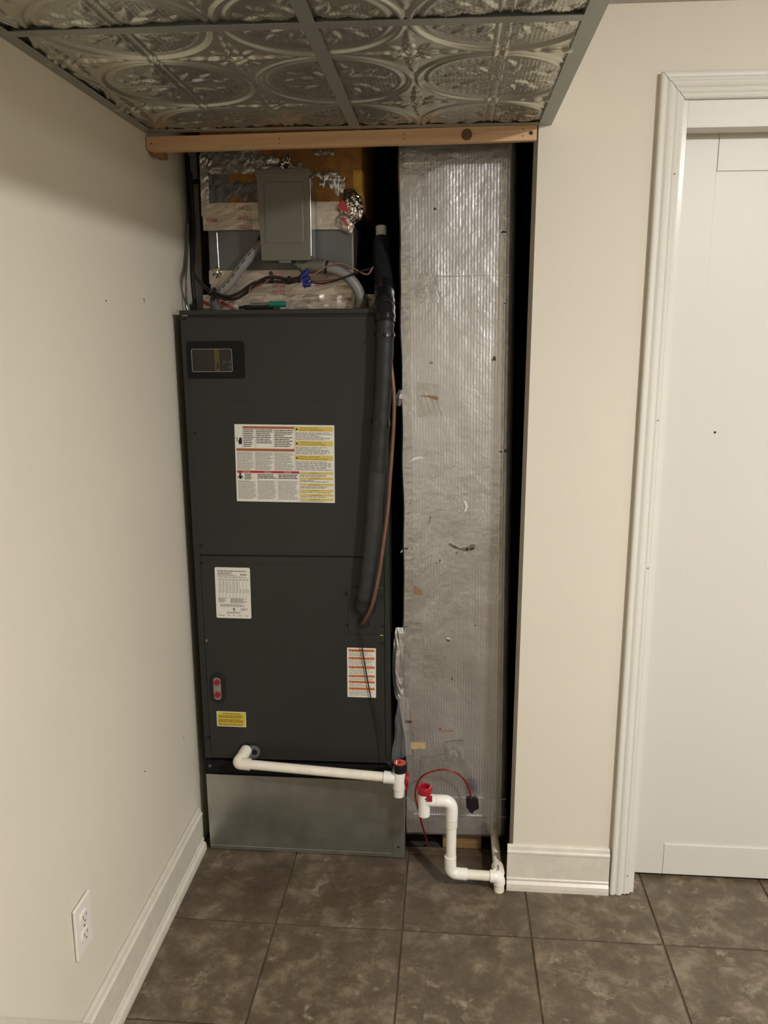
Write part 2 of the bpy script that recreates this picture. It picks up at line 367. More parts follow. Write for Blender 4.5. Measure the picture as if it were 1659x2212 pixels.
# dome lights out of view, the added fill lamp among them
for lx, ly, lp in LAMPS:
    t = MB(); n = 28
    ring = [(.078, -.0), (.095, -.0), (.095, -.006), (.078, -.008)]
    vs = []; fs = []
    for k in range(n):
        c, s_ = math.cos(2*math.pi*k/n), math.sin(2*math.pi*k/n)
        vs += [(r_*c, r_*s_, z_) for r_, z_ in ring]
    for k in range(n):
        for q in range(4): fs.append((k*4+q, k*4+(q+1)%4, ((k+1)%n)*4+(q+1)%4, ((k+1)%n)*4+q))
    o = t.add(vs, fs).build('light_trim', 'white', ceil, smooth=True, loc=(lx, ly, CEIL))
    dome = [(.08*math.cos(q*math.pi/16), -.004-.034*math.sin(q*math.pi/16)) for q in range(9)]
    vs = []; fs = []
    for k in range(n):
        vs += [(r_*math.cos(2*math.pi*k/n), r_*math.sin(2*math.pi*k/n), z_) for r_, z_ in dome[:-1]]
    vs.append((0, 0, dome[-1][1])); m_ = 8
    for k in range(n):
        for q in range(7): fs.append((k*m_+q, k*m_+q+1, ((k+1)%n)*m_+q+1, ((k+1)%n)*m_+q))
        fs.append((k*m_+7, len(vs)-1, ((k+1)%n)*m_+7))
    MB().add(vs, fs).build('light_dome', lampmat(lp), ceil, smooth=True, loc=(lx, ly, CEIL))

# baseboards
prof = [(0,0),(.0205,0),(.0205,.010),(.019,.020),(.0145,.025),(.0125,.027),(.0145,.030),(.0145,.034),(.012,.037),(.012,.108),(.0135,.110),(.0135,.115),(.009,.119),(.007,.128),(.004,.1325),(0,.1325)]
struct(MB().prism([(p[0]*1.08+.0125, p[1]*1.035) for p in prof], 'y', RY, .101).build('baseboard_left', 'whiteold'))
struct(MB().prism([(-p[0], p[1]) for p in prof], 'x', .9145, 1.1915).build('baseboard_back', 'whiteold'))
# white skirt board climbing the left wall towards the viewer
struct(MB().prism([(-.655,.105),(-1.45,.885),(-1.45,.50),(-1.05,.105)], 'x', .013, .027).build('trim_3', 'whiteold', bevel=.001))
# door casing, mitred
cp = [(0,0),(0,-.016),(.002,-.0185),(.006,-.0195),(.011,-.0185),(.0135,-.0155),(.0150,-.0150),(.0165,-.0165),(.021,-.0190),(.026,-.0195),(.030,-.0175),(.033,-.0145),(.0355,-.0135),(.038,-.0150),(.041,-.0155),(.0435,-.0135),(.0450,-.0125),(.050,-.0130),(.0540,-.0110),(.055,-.008),(.055,0)]
zt = 2.0745; xo = 1.1955; xr = 2.162
def casing(kind):
    mb = MB(); n = len(cp)
    if kind == 'left':
        A = [(xo+u, y, .002 + (.002 if u > .03 else 0)) for u, y in cp]; B = [(xo+u, y, zt-u) for u, y in cp]
    elif kind == 'right':
        A = [(xr-u, y, .002) for u, y in cp]; B = [(xr-u, y, zt-u) for u, y in cp]
    else:
        A = [(xo+u+.0016, y, zt-u) for u, y in cp]; B = [(xr-u-.0004, y, zt-u) for u, y in cp]
    return mb.add(A+B, [(i,(i+1)%n,n+(i+1)%n,n+i) for i in range(n)] + [tuple(range(n-1,-1,-1)), tuple(range(n,2*n))])
c1 = struct(casing('left').build('trim_1', 'white', smooth=False))
struct(casing('right').build('trim_2', 'white'))
struct(casing('head').build('trim_4', 'white'))
MB().add([(xo+.001,-.004,zt-.001),(xo+.003,-.004,zt-.001),(xo+.0565,-.004,zt-.055),(xo+.0545,-.004,zt-.055)],[(0,1,2,3)]).build('mitre_gap', 'knot', c1)
for x, z in ((1.2385,1.30),(1.2385,.93),(1.238,1.86),(1.240,.062)):
    MB().disc((x,-.0168,z), .0014, 'y', .002, 8).build('nail_hole', 'knot', c1)
# door: jamb, header and shaker leaf
jb = MB(); jb.box(1.2500, 1.2622, 0.0005, .115, 0, 2.029).box(2.088, 2.0995, 0.0005, .115, 0, 2.029); 
jamb = struct(jb.build('trim_5', 'white'))
MB().box(1.2624, 2.0878, .002, .058, 1.961, 2.0285).build('header_board', 'door', jamb, bevel=.0012)
door = struct(MB().box(1.2626, 2.0876, .083, .112, .010, 2.0).build('door_1', 'door'))
yf = .0745
MB().box(1.2626, 1.3570, yf, .0835, .010, 2.0).build('stile', 'door', door, bevel=.0012)
MB().box(1.9930, 2.0860, yf, .0835, .010, 2.0).build('stile', 'door', door, bevel=.0012)
MB().box(1.3578, 1.9922, yf, .0835, 1.881, 2.0).build('rail', 'door', door, bevel=.0012)
MB().box(1.3578, 1.9922, yf, .0835, .010, .103).build('rail', 'door', door, bevel=.0012)
MB().box(1.357, 1.993, yf+.0045, .0835, .10, 1.884).build('panel', 'door', door)
MB().disc((1.404, yf+.0040, 1.262), .003, 'y', .0016, 8).build('scuff_mark', 'inkblack', door)

wl_ = bpy.data.objects['wall_left']
for y_, z_, r_ in ((-.075,1.585,.0022),(-.075+.002,1.579,.0016),(-.30,1.572,.0020),(-.27,.46,.0018),(.02,.40,.0018)):
    MB().disc((.012-.0053*z_+.0004, y_, z_), r_, 'x', .0016, 8).build('wall_scuff', 'knot', wl_)
# wall outlet
ot = thing('wall_outlet', 'white duplex power outlet low on the left wall above the baseboard', 'outlet', (.0115, -.651, .333), (0, .0053, 0))
MB().prism([(-.035,-.057),(.035,-.057),(.035,.057),(-.035,.057)], 'x', 0, .006).build('cover_plate', 'outlet', ot, bevel=.0025, bseg=3)
for dz in (.0195, -.0195):
    pl = [(.0165*math.copysign(min(abs(math.cos(a)),1),math.cos(a)), dz + max(-.0135,min(.0135,.0175*math.sin(a)))) for a in [2*math.pi*k/24 for k in range(24)]]
    rc = MB().prism(pl, 'x', .004, .0085).build('receptacle', 'outlet', ot, bevel=.0006)
    mb = MB()
    for dy in (-.0065, .0065): mb.box(.0080, .0088, dy-.001, dy+.001, dz-.001, dz+.0065)
    mb.disc((.0084, 0, dz-.0075), .0022, 'x', .0008, 10); mb.build('slots', 'black', rc)
MB().disc((.0063,0,0), .003, 'x', .0015, 12).build('screw', 'screw', ot)

# ================================================================== WOODEN BEAM
bm_ = thing('wooden_beam', 'narrow pine batten across the alcove opening under the tin ceiling', 'batten', (.004, .0, 1.9305), (0, -.0108, 0))
MB().prism([(0.0,.010),(.004,.003),(.012,0),(.9225,0),(.9225,.0335),(0,.0335)], 'y', .0005, .019).build('board', 'wood', bm_, bevel=.0007)
mb = MB()
mb.disc((.762,.0,.0165), .0125, 'y', .0012, 20); mb.build('knot', 'knot', bm_)
for x, z, r_ in ((.012,.018,.0022),(.322,.020,.0016),(.322,.010,.0014),(.617,.022,.0016),(.617,.011,.0016),(.891,.025,.0016),(.891,.010,.0016)):
    MB().disc((x,.0004,z), r_, 'y', .0012, 8).build('nail_hole', 'knot', bm_)
MB().disc((.909,.0004,.016), .0045, 'y', .0014, 12).build('screw_hole', 'inkblack', bm_)
wbk = MB().prism([(.0075,1.9350),(.0085,1.929),(.014,1.924),(.020,1.9215),(.038,1.9215),(.038,1.9350)], 'y', .0195, .055).build('wooden_block', 'oldwood', bevel=.0006)
tag(wbk, 'small amber wood block under the left end of the pine batten', 'wood block')

# ================================================================== SHEET METAL BASE
sb = thing('sheet_metal_base', 'galvanised sheet metal stand under the charcoal air handler', 'metal stand', (.0450, .104, .0015))
W_ = .5805
n1, n2 = 40, 18
mb = MB(); vs = []; fs = []
for j in range(n2+1):
    for i in range(n1+1):
        u, v = i/n1, j/n2
        bulge = .0035*math.sin(math.pi*u)*math.sin(math.pi*v)*math.sin(7*u+2*v) - .0015*math.sin(math.pi*min(1,u*1.5))*math.sin(math.pi*v)
        vs.append((-.003*v + u*(W_-.034+.003*v), bulge, v*.2425))
for j in range(n2):
    for i in range(n1): fs.append((j*(n1+1)+i, j*(n1+1)+i+1, (j+1)*(n1+1)+i+1, (j+1)*(n1+1)+i))
mb.add(vs, fs).build('front_panel', 'galv', sb, smooth=True)
mb = MB().box(-.001, W_, .003, .55, .0, .241); mb.build('body', 'galv', sb)
MB().box(W_-.035, W_, -.0025, .004, .0, .2425).build('corner_flange', 'galv', sb, bevel=.0008)
MB().box(0.0, W_-.036, -.0012, .003, .0, .012).build('bottom_hem', 'galv', sb, bevel=.0008)
MB().disc((W_-.018, -.003, .035), .003, 'y', .001, 10).build('screw_hole', 'black', sb)

# ================================================================== AIR HANDLER
AX, AYU, AZ = .0424, .104, .2475
ah = thing('air_handler', 'tall charcoal air handler cabinet covered in warning stickers', 'air handler', (AX, AYU, AZ), (0, -.0083, 0))
UW, UH = .5415, 1.3175
def L(X, Z): return X - AX + .0083*(Z-AZ), Z - AZ           # place on the front face, in the cabinet's own frame
MB().box(0, UW, .006, .535, .047, UH-.006).build('cabinet_body', 'unit', ah, bevel=.002)
MB().box(-.001, UW+.004, .0015, .535, .0, .040).build('drain_pan', 'unitdk', ah, bevel=.002)
MB().box(.0, .017, .0, .02, .047, UH-.006).build('side_channel', 'unit', ah, bevel=.0015)
MB().box(UW-.0135, UW, .0, .02, .047, UH-.006).build('side_channel', 'unit', ah, bevel=.0015)
MB().box(.0175, UW-.0145, -.0005, .008, .049, .6575).build('lower_panel', 'unit', ah, bevel=.0018)
MB().box(.0125, UW-.0145, -.0005, .008, .6615, UH-.0185).build('upper_panel', 'unit', ah, bevel=.0018)
MB().box(-.001, UW+.001, -.003, .535, UH-.0125, UH).build('top_rail', 'unit', ah, bevel=.0014)
MB().box(.002, UW-.002, .0015, .008, UH-.0185, UH-.0125).build('shadow_gap', 'black', ah)
MB().box(.008, .022, -.0042, -.001, UH-.0150, UH-.0125).build('bare_edge', 'screw', ah)
# pressed crease lines
for z0 in (1.2700, 1.083, .6690, .6360): 
    MB().box(.09, .40, -.0012, .0, z0, z0+.0012).build('crease', 'unit', ah)
# screws
for X_, Z_, m_ in ((.0415,1.544,'dkscrew'),(.056,1.245,'dkscrew'),(.0595,.934,'dkscrew'),(.0600,.885,'dkscrew'),(.0633,.6587,'screw'),(.055,.36,'dkscrew'),
                 (.560,.660,'dkscrew'),(.0555,.272,'screw'),(.46,.802,'dkscrew'),(.4625,.713,'dkscrew'),(.559,.797,'dkscrew'),(.562,.712,'dkscrew')):
    x, z = L(X_, Z_)
    s_ = MB().cyl((x,-.0045,z), (x,.001,z), .0036, .0042, 8).build('screw', m_, ah)
    MB().disc((x,-.0047,z), .0017, 'y', .0006, 6).build('socket', 'black', s_)
# sight window
x0, z0 = L(.0468,1.3895); x1, z1 = L(.1985,1.4855)
def rr(x0, x1, z0, z1, r, n=5):
    out = []
    for cx, cz, a0 in ((x1-r,z0+r,-90),(x1-r,z1-r,0),(x0+r,z1-r,90),(x0+r,z0+r,180)):
        for k in range(n+1):
            a = math.radians(a0+90*k/n); out.append((cx+r*math.cos(a), cz+r*math.sin(a)))
    return out
def ring_prism(outer, inner, y0, y1):
    n = len(outer); mb = MB()
    vs = [(p[0],y0,p[1]) for p in outer] + [(p[0],y0,p[1]) for p in inner] + [(p[0],y1,p[1]) for p in outer] + [(p[0],y1,p[1]) for p in inner]
    fs = []
    for i in range(n):
        j = (i+1) % n
        fs += [(i,j,n+j,n+i), (2*n+i,3*n+i,3*n+j,2*n+j), (i,2*n+i,2*n+j,j), (n+i,n+j,3*n+j,3*n+i)]
    return mb.add(vs, fs)
px0, pz0 = L(.0585,1.4065); px1, pz1 = L(.1670,1.4665)
sw = ring_prism(rr(x0,x1,z0,z1,.006), rr(px0,px1,pz0,pz1,.005), -.0035, .0005).build('sight_window', 'unitdk', ah)
MB().prism(rr(px0-.001,px1+.001,pz0-.001,pz1+.001,.004), 'y', -.0009, -.0003).build('window_back', 'brown', sw)
ring_prism(rr(px0,px1,pz0,pz1,.005), rr(px0+.0016,px1-.0016,pz0+.0016,pz1-.0016,.004), -.0042, -.0008).build('pane_rim', 'conduit', sw)
bx = L(.1195,1.43)[0]
MB().box(bx, bx+.0125, -.0024, -.001, pz0+.002, pz1-.002).build('yellow_bracket', 'mustard', sw)
MB().prism([(bx+.004,pz0+.006),(bx+.0105,pz0+.010),(bx+.0105,pz0+.026),(bx+.006,pz0+.022)], 'y', -.0027, -.0023).build('bracket_hole', 'brown', sw)
for dx, dz in ((.022,.022),(.037,.022),(.036,.010)):
    MB().box(bx+dx, bx+dx+.007, -.0016, -.001, pz0+dz, pz0+dz+.006).build('terminal', 'boxgrey', sw)
MB().prism(rr(px0+.001,px1-.001,pz0+.001,pz1-.001,.004), 'y', -.0036, -.0033).build('window_pane', 'glass', sw)

# -------- stickers
def lines(mb, x0, x1, z1, z0, n, t=.5, ragged=.25, y=-.0006, gap=.02):
    st = (z1-z0)/n
    for k in range(n):
        za = z1 - k*st - st*(1-t)/2; zb = za - st*t
        xe = x1 - (x1-x0)*ragged*random.random()*(1 if random.random() < .8 else 2)
        x = x0
        while x < xe - 1e-5:
            wl = min((x1-x0)*random.uniform(.06, .22), xe-x); mb.quad((x,y,za),(x+wl,y,za),(x+wl,y,zb),(x,y,zb)); x += wl + (x1-x0)*gap
def rect(mb, x0, x1, z0, z1, y=-.0005): mb.quad((x0,y,z1),(x1,y,z1),(x1,y,z0),(x0,y,z0))
def tri(mb, x, z, s, y=-.0007): mb.add([(x,y,z),(x+s,y,z),(x+s/2,y,z+s*.9)], [(0,1,2)])
def sticker(name, X0, X1, Z0, Z1, rot, label, m='paper', r=.0012):
    x0, z0 = L(X0, Z0); x1, z1 = L(X1, Z1)
    e = MB().prism(rr(0, x1-x0, 0, z1-z0, r, 3), 'y', -.0003, .0).build(name, m, ah)
    e.location = (x0, -.0008, z0); e.rotation_euler.y = rot; e['label'] = label
    return e, x1-x0, z1-z0
# large warning sticker
e, w_, h_ = sticker('warning_sticker', .1648, .4312, 1.0600, 1.2690, .012, 'large white warning sticker with orange, red and yellow bands')
U = lambda u: u*w_
V = lambda v: (1-v)*h_
ink = MB(); blk = MB(); yel = MB(); brk = MB(); crm = MB(); 
rect(brk, U(.085), U(.60), V(.054), V(.024)); rect(brk, U(.012), U(.60), V(.342), V(.308)); rect(crm, U(.012), U(.642), V(.626), V(.596))
lines(blk, U(.088), U(.205), V(.058), V(.292), 10, .42, .3); lines(blk, U(.218), U(.385), V(.058), V(.245), 8, .42, .25); lines(blk, U(.402), U(.592), V(.062), V(.288), 10, .42, .25)
for a_, b_ in ((.018,.192),(.205,.388),(.402,.595)): lines(ink, U(a_), U(b_), V(.352), V(.588), 17, .42, .2)
for a_, b_ in ((.018,.212),(.225,.418),(.432,.632)): lines(ink, U(a_), U(b_), V(.722), V(.968), 19, .42, .2)
lines(blk, U(.088), U(.165), V(.632), V(.712), 4, .5, .2); lines(blk, U(.225), U(.412), V(.636), V(.700), 3, .5, .2); lines(blk, U(.432), U(.630), V(.636), V(.700), 3, .5, .1)
for a_, b_ in ((.022,.082),(.205,.268),(.388,.452)): rect(yel, U(.607), U(.985), V(b_), V(a_))
for a_, b_ in ((.092,.195),(.278,.375),(.462,.585)): lines(ink, U(.612), U(.980), V(a_), V(b_), 6, .42, .2)
for v in (.602,.672,.752,.830,.888,.945): rect(yel, U(.652), U(.985), V(v+.029), V(v))
for v, k in ((.634,2),(.704,2),(.786,2),(.862,1),(.919,1),(.977,1)): lines(ink, U(.655), U(.980), V(v), V(v+.016*k), k, .5, .4)
for u_, a_, b_ in ((.210,.06,.30),(.395,.06,.595),(.198,.35,.59),(.603,.02,.60),(.219,.63,.985),(.425,.63,.985),(.645,.60,.985),(.078,.02,.30)):
    rect(ink, U(u_), U(u_+.0022), V(b_), V(a_), -.0006)
# hand and figure pictograms
blk.prism([(U(.040),V(.255)),(U(.066),V(.255)),(U(.072),V(.235)),(U(.072),V(.185)),(U(.068),V(.172)),(U(.050),V(.168)),(U(.044),V(.185)),(U(.042),V(.200)),(U(.036),V(.205)),(U(.037),V(.225))], 'y', -.0008, -.0004)
for pa, pb in (((.010,.168),(.026,.180)),((.026,.180),(.020,.205)),((.020,.205),(.028,.220))):
    a_ = Vector((U(pa[0]),0,V(pa[1]))); b_ = Vector((U(pb[0]),0,V(pb[1]))); d = (b_-a_).normalized(); nn = Vector((-d.z,0,d.x))*.0009; y_ = Vector((0,-.0006,0))
    blk.quad(a_+nn+y_, b_+nn+y_, b_-nn+y_, a_-nn+y_)
blk.prism([(U(.043)+.0030*math.cos(t), V(.640)+.0030*math.sin(t)) for t in [2*math.pi*k/12 for k in range(12)]], 'y', -.0008, -.0004)
blk.prism([(U(.014),V(.690)),(U(.034),V(.656)),(U(.054),V(.656)),(U(.076),V(.690)),(U(.070),V(.694)),(U(.056),V(.678)),(U(.056),V(.706)),(U(.032),V(.706)),(U(.032),V(.678)),(U(.020),V(.694))], 'y', -.0008, -.0004)
stuff(ink.build('small_print', 'ink', e)); brk.build('orange_bands', 'brick', e); crm.build('red_band', 'crimson', e); yel.build('yellow_bands', 'yellow', e)
for v in (.064,.247,.432): tri(blk, U(.612), V(v), U(.026))
for v in (.628,.698,.778,.856,.914,.971): tri(blk, U(.745), V(v), U(.011))
stuff(blk.build('black_print', 'inkblack', e))
def T(s, u0, u1, va, vb, m_): text('lettering', s, U(u0), V(vb), -.0009, U(u1-u0), V(va)-V(vb), m_, e)
T('CAUTION - INSTALLER', .655, .845, .030, .048, 'mustard'); T('BEFORE OPERATING UNIT!', .655, .890, .056, .075, 'mustard')
T('ATTENTION - INSTALLEUR', .655, .870, .213, .231, 'mustard'); T("AVANT D'OPERER L'APPAREIL", .655, .915, .240, .259, 'mustard')
T('ATENCION - INSTALADOR', .645, .855, .397, .415, 'mustard'); T('ANTES DE FUNCIONAR LA UNIDAD', .645, .940, .424, .443, 'mustard')
for k, (v, s) in enumerate(((.602,'CAUTION'),(.672,'ATTENTION'),(.752,'ATENCION'),(.830,'CAUTION'),(.888,'ATTENTION'),(.945,'ATENCION'))): T(s, .762, .762+.011*len(s), v+.006, v+.024, 'mustard')
for u_, s in ((.20,'WARNING'),(.34,'AVERTISSEMENT'),(.46,'ADVERTENCIA')): T(s, u_, u_+.010*len(s), .032, .046, 'orange')
for u_, s in ((.07,'WARNING'),(.235,'AVERTISSEMENT'),(.42,'ADVERTENCIA')): T(s, u_, u_+.010*len(s), .318, .333, 'orange')
for u_, s in ((.072,'DANGER'),(.285,'DANGER'),(.495,'PELIGRO')): T(s, u_, u_+.075, .603, .619, 'paper')
# rating sticker
e, w_, h_ = sticker('rating_sticker', .0945, .1925, .7262, .8735, .0095, 'white rating sticker with rounded corners and a grey table', 'paper', .004)
ink = MB(); blk = MB()
lines(ink, U(.08), U(.92), V(.055), V(.085), 1, .6, .1); lines(ink, U(.08), U(.62), V(.09), V(.165), 5, .5, .25); lines(ink, U(.72), U(.92), V(.115), V(.16), 2, .6, .2); lines(ink, U(.1), U(.9), V(.178), V(.195), 1, .5, .1)
rect(ink, U(.06), U(.94), V(.205), V(.202))
for k in range(9):
    u_ = .10 + k*.098; rect(ink, U(u_), U(u_+.006), V(.585), V(.21)); lines(ink, U(u_+.022), U(u_+.075), V(.225), V(.255), 2, .6, .2)
    lines(ink, U(u_+.025), U(u_+.07), V(.27 if k < 6 else .42), V(.50), 14 if k < 6 else 5, .45, .4)
rect(ink, U(.06), U(.94), V(.590), V(.587))
lines(ink, U(.07), U(.36), V(.60), V(.69), 6, .5, .5); lines(ink, U(.42), U(.94), V(.60), V(.70), 7, .55, .35); lines(ink, U(.12), U(.90), V(.72), V(.775), 4, .5, .15)
lines(ink, U(.70), U(.90), V(.80), V(.85), 3, .5, .2); lines(ink, U(.30), U(.72), V(.872), V(.91), 3, .5, .2); lines(ink, U(.05), U(.92), V(.94), V(.955), 1, .7, .05, gap=.10)
blk.prism([(U(.51)+.0032*math.cos(t), V(.815)+.0034*math.sin(t)) for t in [2*math.pi*k/12 for k in range(12)]], 'y', -.0006, -.0004)
rect(blk, U(.490), U(.530), V(.862), V(.838))
stuff(ink.build('small_print', 'ink', e)); blk.build('round_mark', 'ink', e)
# orange banded sticker
e, w_, h_ = sticker('banded_sticker', .4620, .5415, .4985, .6460, .008, 'narrow white sticker with six orange bands')
ink = MB(); orr = MB(); blk = MB()
vb = (.028,.185,.365,.545,.665,.800); ve = (.080,.235,.415,.592,.712,.850); nx = vb[1:] + (.985,)
for a_, b_, c_ in zip(vb, ve, nx):
    rect(orr, U(.045), U(.955), V(b_), V(a_)); tri(blk, U(.16), V(b_-.004), U(.065)); lines(ink, U(.06), U(.94), V(b_+.012), V(c_-.012), 5 if c_-b_ > .09 else 4, .42, .35)
stuff(ink.build('small_print', 'ink', e)); orr.build('orange_bands', 'orange', e); stuff(blk.build('warning_triangles', 'knot', e))
for a_, b_ in zip(vb, ve): T('WARNING', .27, .60, a_+.012, b_-.012, 'brick')
# yellow sticker
e, w_, h_ = sticker('yellow_sticker', .0820, .1670, .3975, .4440, .010, 'small yellow sticker with dense brown text', 'yellowlab')
ink = MB(); lines(ink, U(.22), U(.82), V(.10), V(.17), 1, .8, .02); lines(ink, U(.06), U(.93), V(.23), V(.44), 5, .62, .1); lines(ink, U(.06), U(.95), V(.50), V(.74), 5, .62, .1); lines(ink, U(.06), U(.95), V(.80), V(.94), 3, .6, .25)
stuff(ink.build('small_print', 'mustard', e))
b_ = ring_prism(rr(0,w_,0,h_,.0012,3), rr(.0018,w_-.0018,.0018,h_-.0018,.001,3), -.0005, -.0002).build('pale_border', 'paper', e)
# red capped port
x, z = L(.0885, .5150)
MB().prism(rr(x-.0225,x+.0225,z-.047,z+.047,.0224,8), 'y', -.003, .0).build('port_grommet', 'black', ah, bevel=.001)
pi_ = MB().prism(rr(x-.0115,x+.0105,z-.035,z+.033,.0105,8), 'y', -.0052, -.0025).build('port_insert', 'conduit', ah, bevel=.001)
for dz in (.019, -.018):
    rp = MB().cyl((x+.0005,-.0085,z+dz), (x+.0005,-.003,z+dz), .0085, .0098, 16).build('red_plug', 'red', ah, smooth=True)
    MB().disc((x+.0005,-.0087,z+dz), .0045, 'y', .0008, 12).build('plug_recess', 'redcable', rp)
# drain fitting
x, z = L(.1770, .3215)
dfp = MB().prism(rr(x-.035,x+.034,z-.0245,z+.0245,.0240,8), 'y', -.003, .0).build('drain_grommet', 'black', ah, bevel=.001)
dfi = MB().prism(rr(x-.030,x+.030,z-.019,z+.020,.0190,8), 'y', -.0075, -.0025).build('drain_boss', 'boxgrey', ah, bevel=.0012)
dfi.data.materials[0] = mat('blue_grey_plastic', srgb(92, 98, 100), .4)
for dx in (-.012, .0135): MB().disc((x+dx,-.0076,z+.001), .0085, 'y', .0012, 16).build('drain_hole', 'black', dfi)
# access plate where the line set enters
x0, z0 = L(.4665,.6865); x1, z1 = L(.5650,.8215)
ap = MB().box(x0, x1, -.0024, -.0004, z0, z1).build('access_plate', 'unit', ah, bevel=.0008)
MB().box(x0-.0012, x0, -.0012, -.0003, z0, z1).box(x0, x1-.01, -.0012, -.0003, z0-.0012, z0).build('plate_gap', 'black', ap)
MB().box(x1-.012, x1-.003, -.0032, -.0024, z0-.003, z0-.0008).build('paint_nick', 'yellow', ap)
MB().box(x1-.014, x1-.005, -.0032, -.0024, z1-.0015, z1+.0002).build('paint_nick', 'boxgrey', ap)
xg, zg = L(.507, .7200)
MB().cyl((xg,-.006,zg), (xg,-.002,zg), .016, .018, 18).build('line_grommet', 'black', ap, smooth=True)
xg, zg = L(.5125, .770)
MB().cyl((xg,-.006,zg), (xg,-.002,zg), .030, .032, 18).build('line_grommet', 'black', ap, smooth=True)

# ================================================================== FOIL DUCT
fd = thing('foil_duct', 'tall foil faced duct board chase with taped edges and torn patches', 'duct', (.6285, .145, .052), (0, -.0158, 0))
DW, DH = .2960, 2.13
def duct_section():
    pts = [(0,.30),(0,.15),(0,.04),(0,.012)]
    for k in range(1,5): a = math.radians(180+90*k/4*1.0); pts.append((.006+.006*math.cos(a), .006+.006*math.sin(a)))
    pts += [(.006 + (DW-.032)*k/44, 0) for k in range(1, 45)]
    for k in range(1,8): a = math.radians(-90+90*k/7); pts.append((DW-.026+.026*math.cos(a), .026+.026*math.sin(a)))
    pts += [(DW,.06),(DW,.15),(DW,.30)]
    return pts
sec = duct_section(); nz = 260
from mathutils import noise as mnoise
def dent(x, z): return mnoise.noise(Vector((x*9, 3.1, z*7)))*.0022 + mnoise.noise(Vector((x*28, 7.7, z*24)))*.0009
def duct_shift(x, z):
    b = math.exp(-((z-.47)/.115)**2) * max(0, 1-x/.12)**1.5
    return -.026*b + (1-min(1, x/.05))*mnoise.noise(Vector((1.3, 0, z*9)))*.004
vs = []; fs = []; ns = len(sec)
for j in range(nz+1):
    z = DH*j/nz
    for x, y in sec:
        zz = z + (.004*mnoise.noise(Vector((x*14, 9, 0))) if j == 0 else 0)
        vs.append((x + duct_shift(x, z)*(1 if y < .1 else .6), y + (dent(x, z) if y < .1 else 0), zz))
for j in range(nz):
    for i in range(ns-1): fs.append((j*ns+i, j*ns+i+1, (j+1)*ns+i+1, (j+1)*ns+i))
fs.append(tuple(range(ns-1,-1,-1)))
o = MB().add(vs, fs).build('duct_body', 'foil', fd, smooth=False)
o.data.polygons.foreach_set('use_smooth', [True]*len(o.data.polygons))
def D(X, Z): return X - .6285 + .0158*(Z-.052), Z - .052
def patch(name, pts, m, y=-.0012, parent=fd, lift=.0, n=9):
    """thin sheet following the duct face; pts = four corners (world X,Z), tl tr br bl"""
    P = [D(*p) for p in pts]; vs = []; fs = []
    for j in range(n):
        for i in range(n):
            u, v = i/(n-1), j/(n-1)
            x = (1-v)*((1-u)*P[0][0]+u*P[1][0]) + v*((1-u)*P[3][0]+u*P[2][0]); z = (1-v)*((1-u)*P[0][1]+u*P[1][1]) + v*((1-u)*P[3][1]+u*P[2][1])
            vs.append((x+duct_shift(max(x,0), z)*.9, dent(x,z) + y - lift*abs(mnoise.noise(Vector((x*60,1,z*60)))), z))
    for j in range(n-1):
        for i in range(n-1): fs.append((j*n+i, j*n+i+1, (j+1)*n+i+1, (j+1)*n+i))
    o = MB().add(vs, fs).build(name, m, parent, smooth=True)
    return o
# edge tape running up both corners
n = 40
for k in range(1): 
    vs = []; fs = []
    for j in range(121):
        z = .02 + 1.93*j/120
        for i, (x, y) in enumerate(((-.0015,.030),(-.0015,.006),(.003,-.0010),(.015,-.0012),(.027,-.0012))):
            vs.append((x + duct_shift(max(x,0), z), y + (dent(x,z) if y < .02 else 0) - .0006*abs(mnoise.noise(Vector((x*90,4,z*50)))), z))
    for j in range(120):
        for i in range(4): fs.append((j*5+i, j*5+i+1, j*5+i+6, j*5+i+5))
    MB().add(vs, fs).build('edge_tape', 'foiltape', fd, smooth=True)
    vs = []; fs = []
    for j in range(121):
        z = .02 + 1.93*j/120; wv = .006*mnoise.noise(Vector((8, 2, z*4)))
        for i, (x, y) in enumerate(((DW-.052+wv,-.0012),(DW-.040,-.0012),(DW-.026,-.0010),(DW-.008,.0070),(DW-.0005,.024),(DW+.0008,.045))):
            vs.append((x, y + (dent(x,z) if y < .02 else 0), z))
    for j in range(120):
        for i in range(5): fs.append((j*6+i, j*6+i+1, j*6+i+7, j*6+i+6))
    MB().add(vs, fs).build('edge_tape', 'foil', fd, smooth=True)
for pts, m_ in ((((.643,1.656),(.703,1.656),(.7035,1.582),(.644,1.582)),'foiltape'), (((.650,1.380),(.707,1.372),(.708,1.290),(.652,1.288)),'foiltape'),
            (((.605,1.895),(.675,1.900),(.672,1.845),(.606,1.840)),'foiltape'), (((.680,.615),(.738,.612),(.738,.548),(.682,.548)),'foiltape'),
            (((.624,.712),(.668,.712),(.669,.655),(.624,.655)),'foiltape'), (((.615,1.965),(.875,1.968),(.875,1.925),(.615,1.920)),'foil'),
            (((.668,.300),(.800,.325),(.802,.232),(.668,.225)),'foiltape')):
    patch('tape_patch', pts, m_, -.0014, lift=.0012)
# wrinkled clear tape corner
patch('wrinkled_tape', ((.738,.352),(.792,.360),(.795,.300),(.742,.288)), 'foiltape', -.002, lift=.003, n=11)
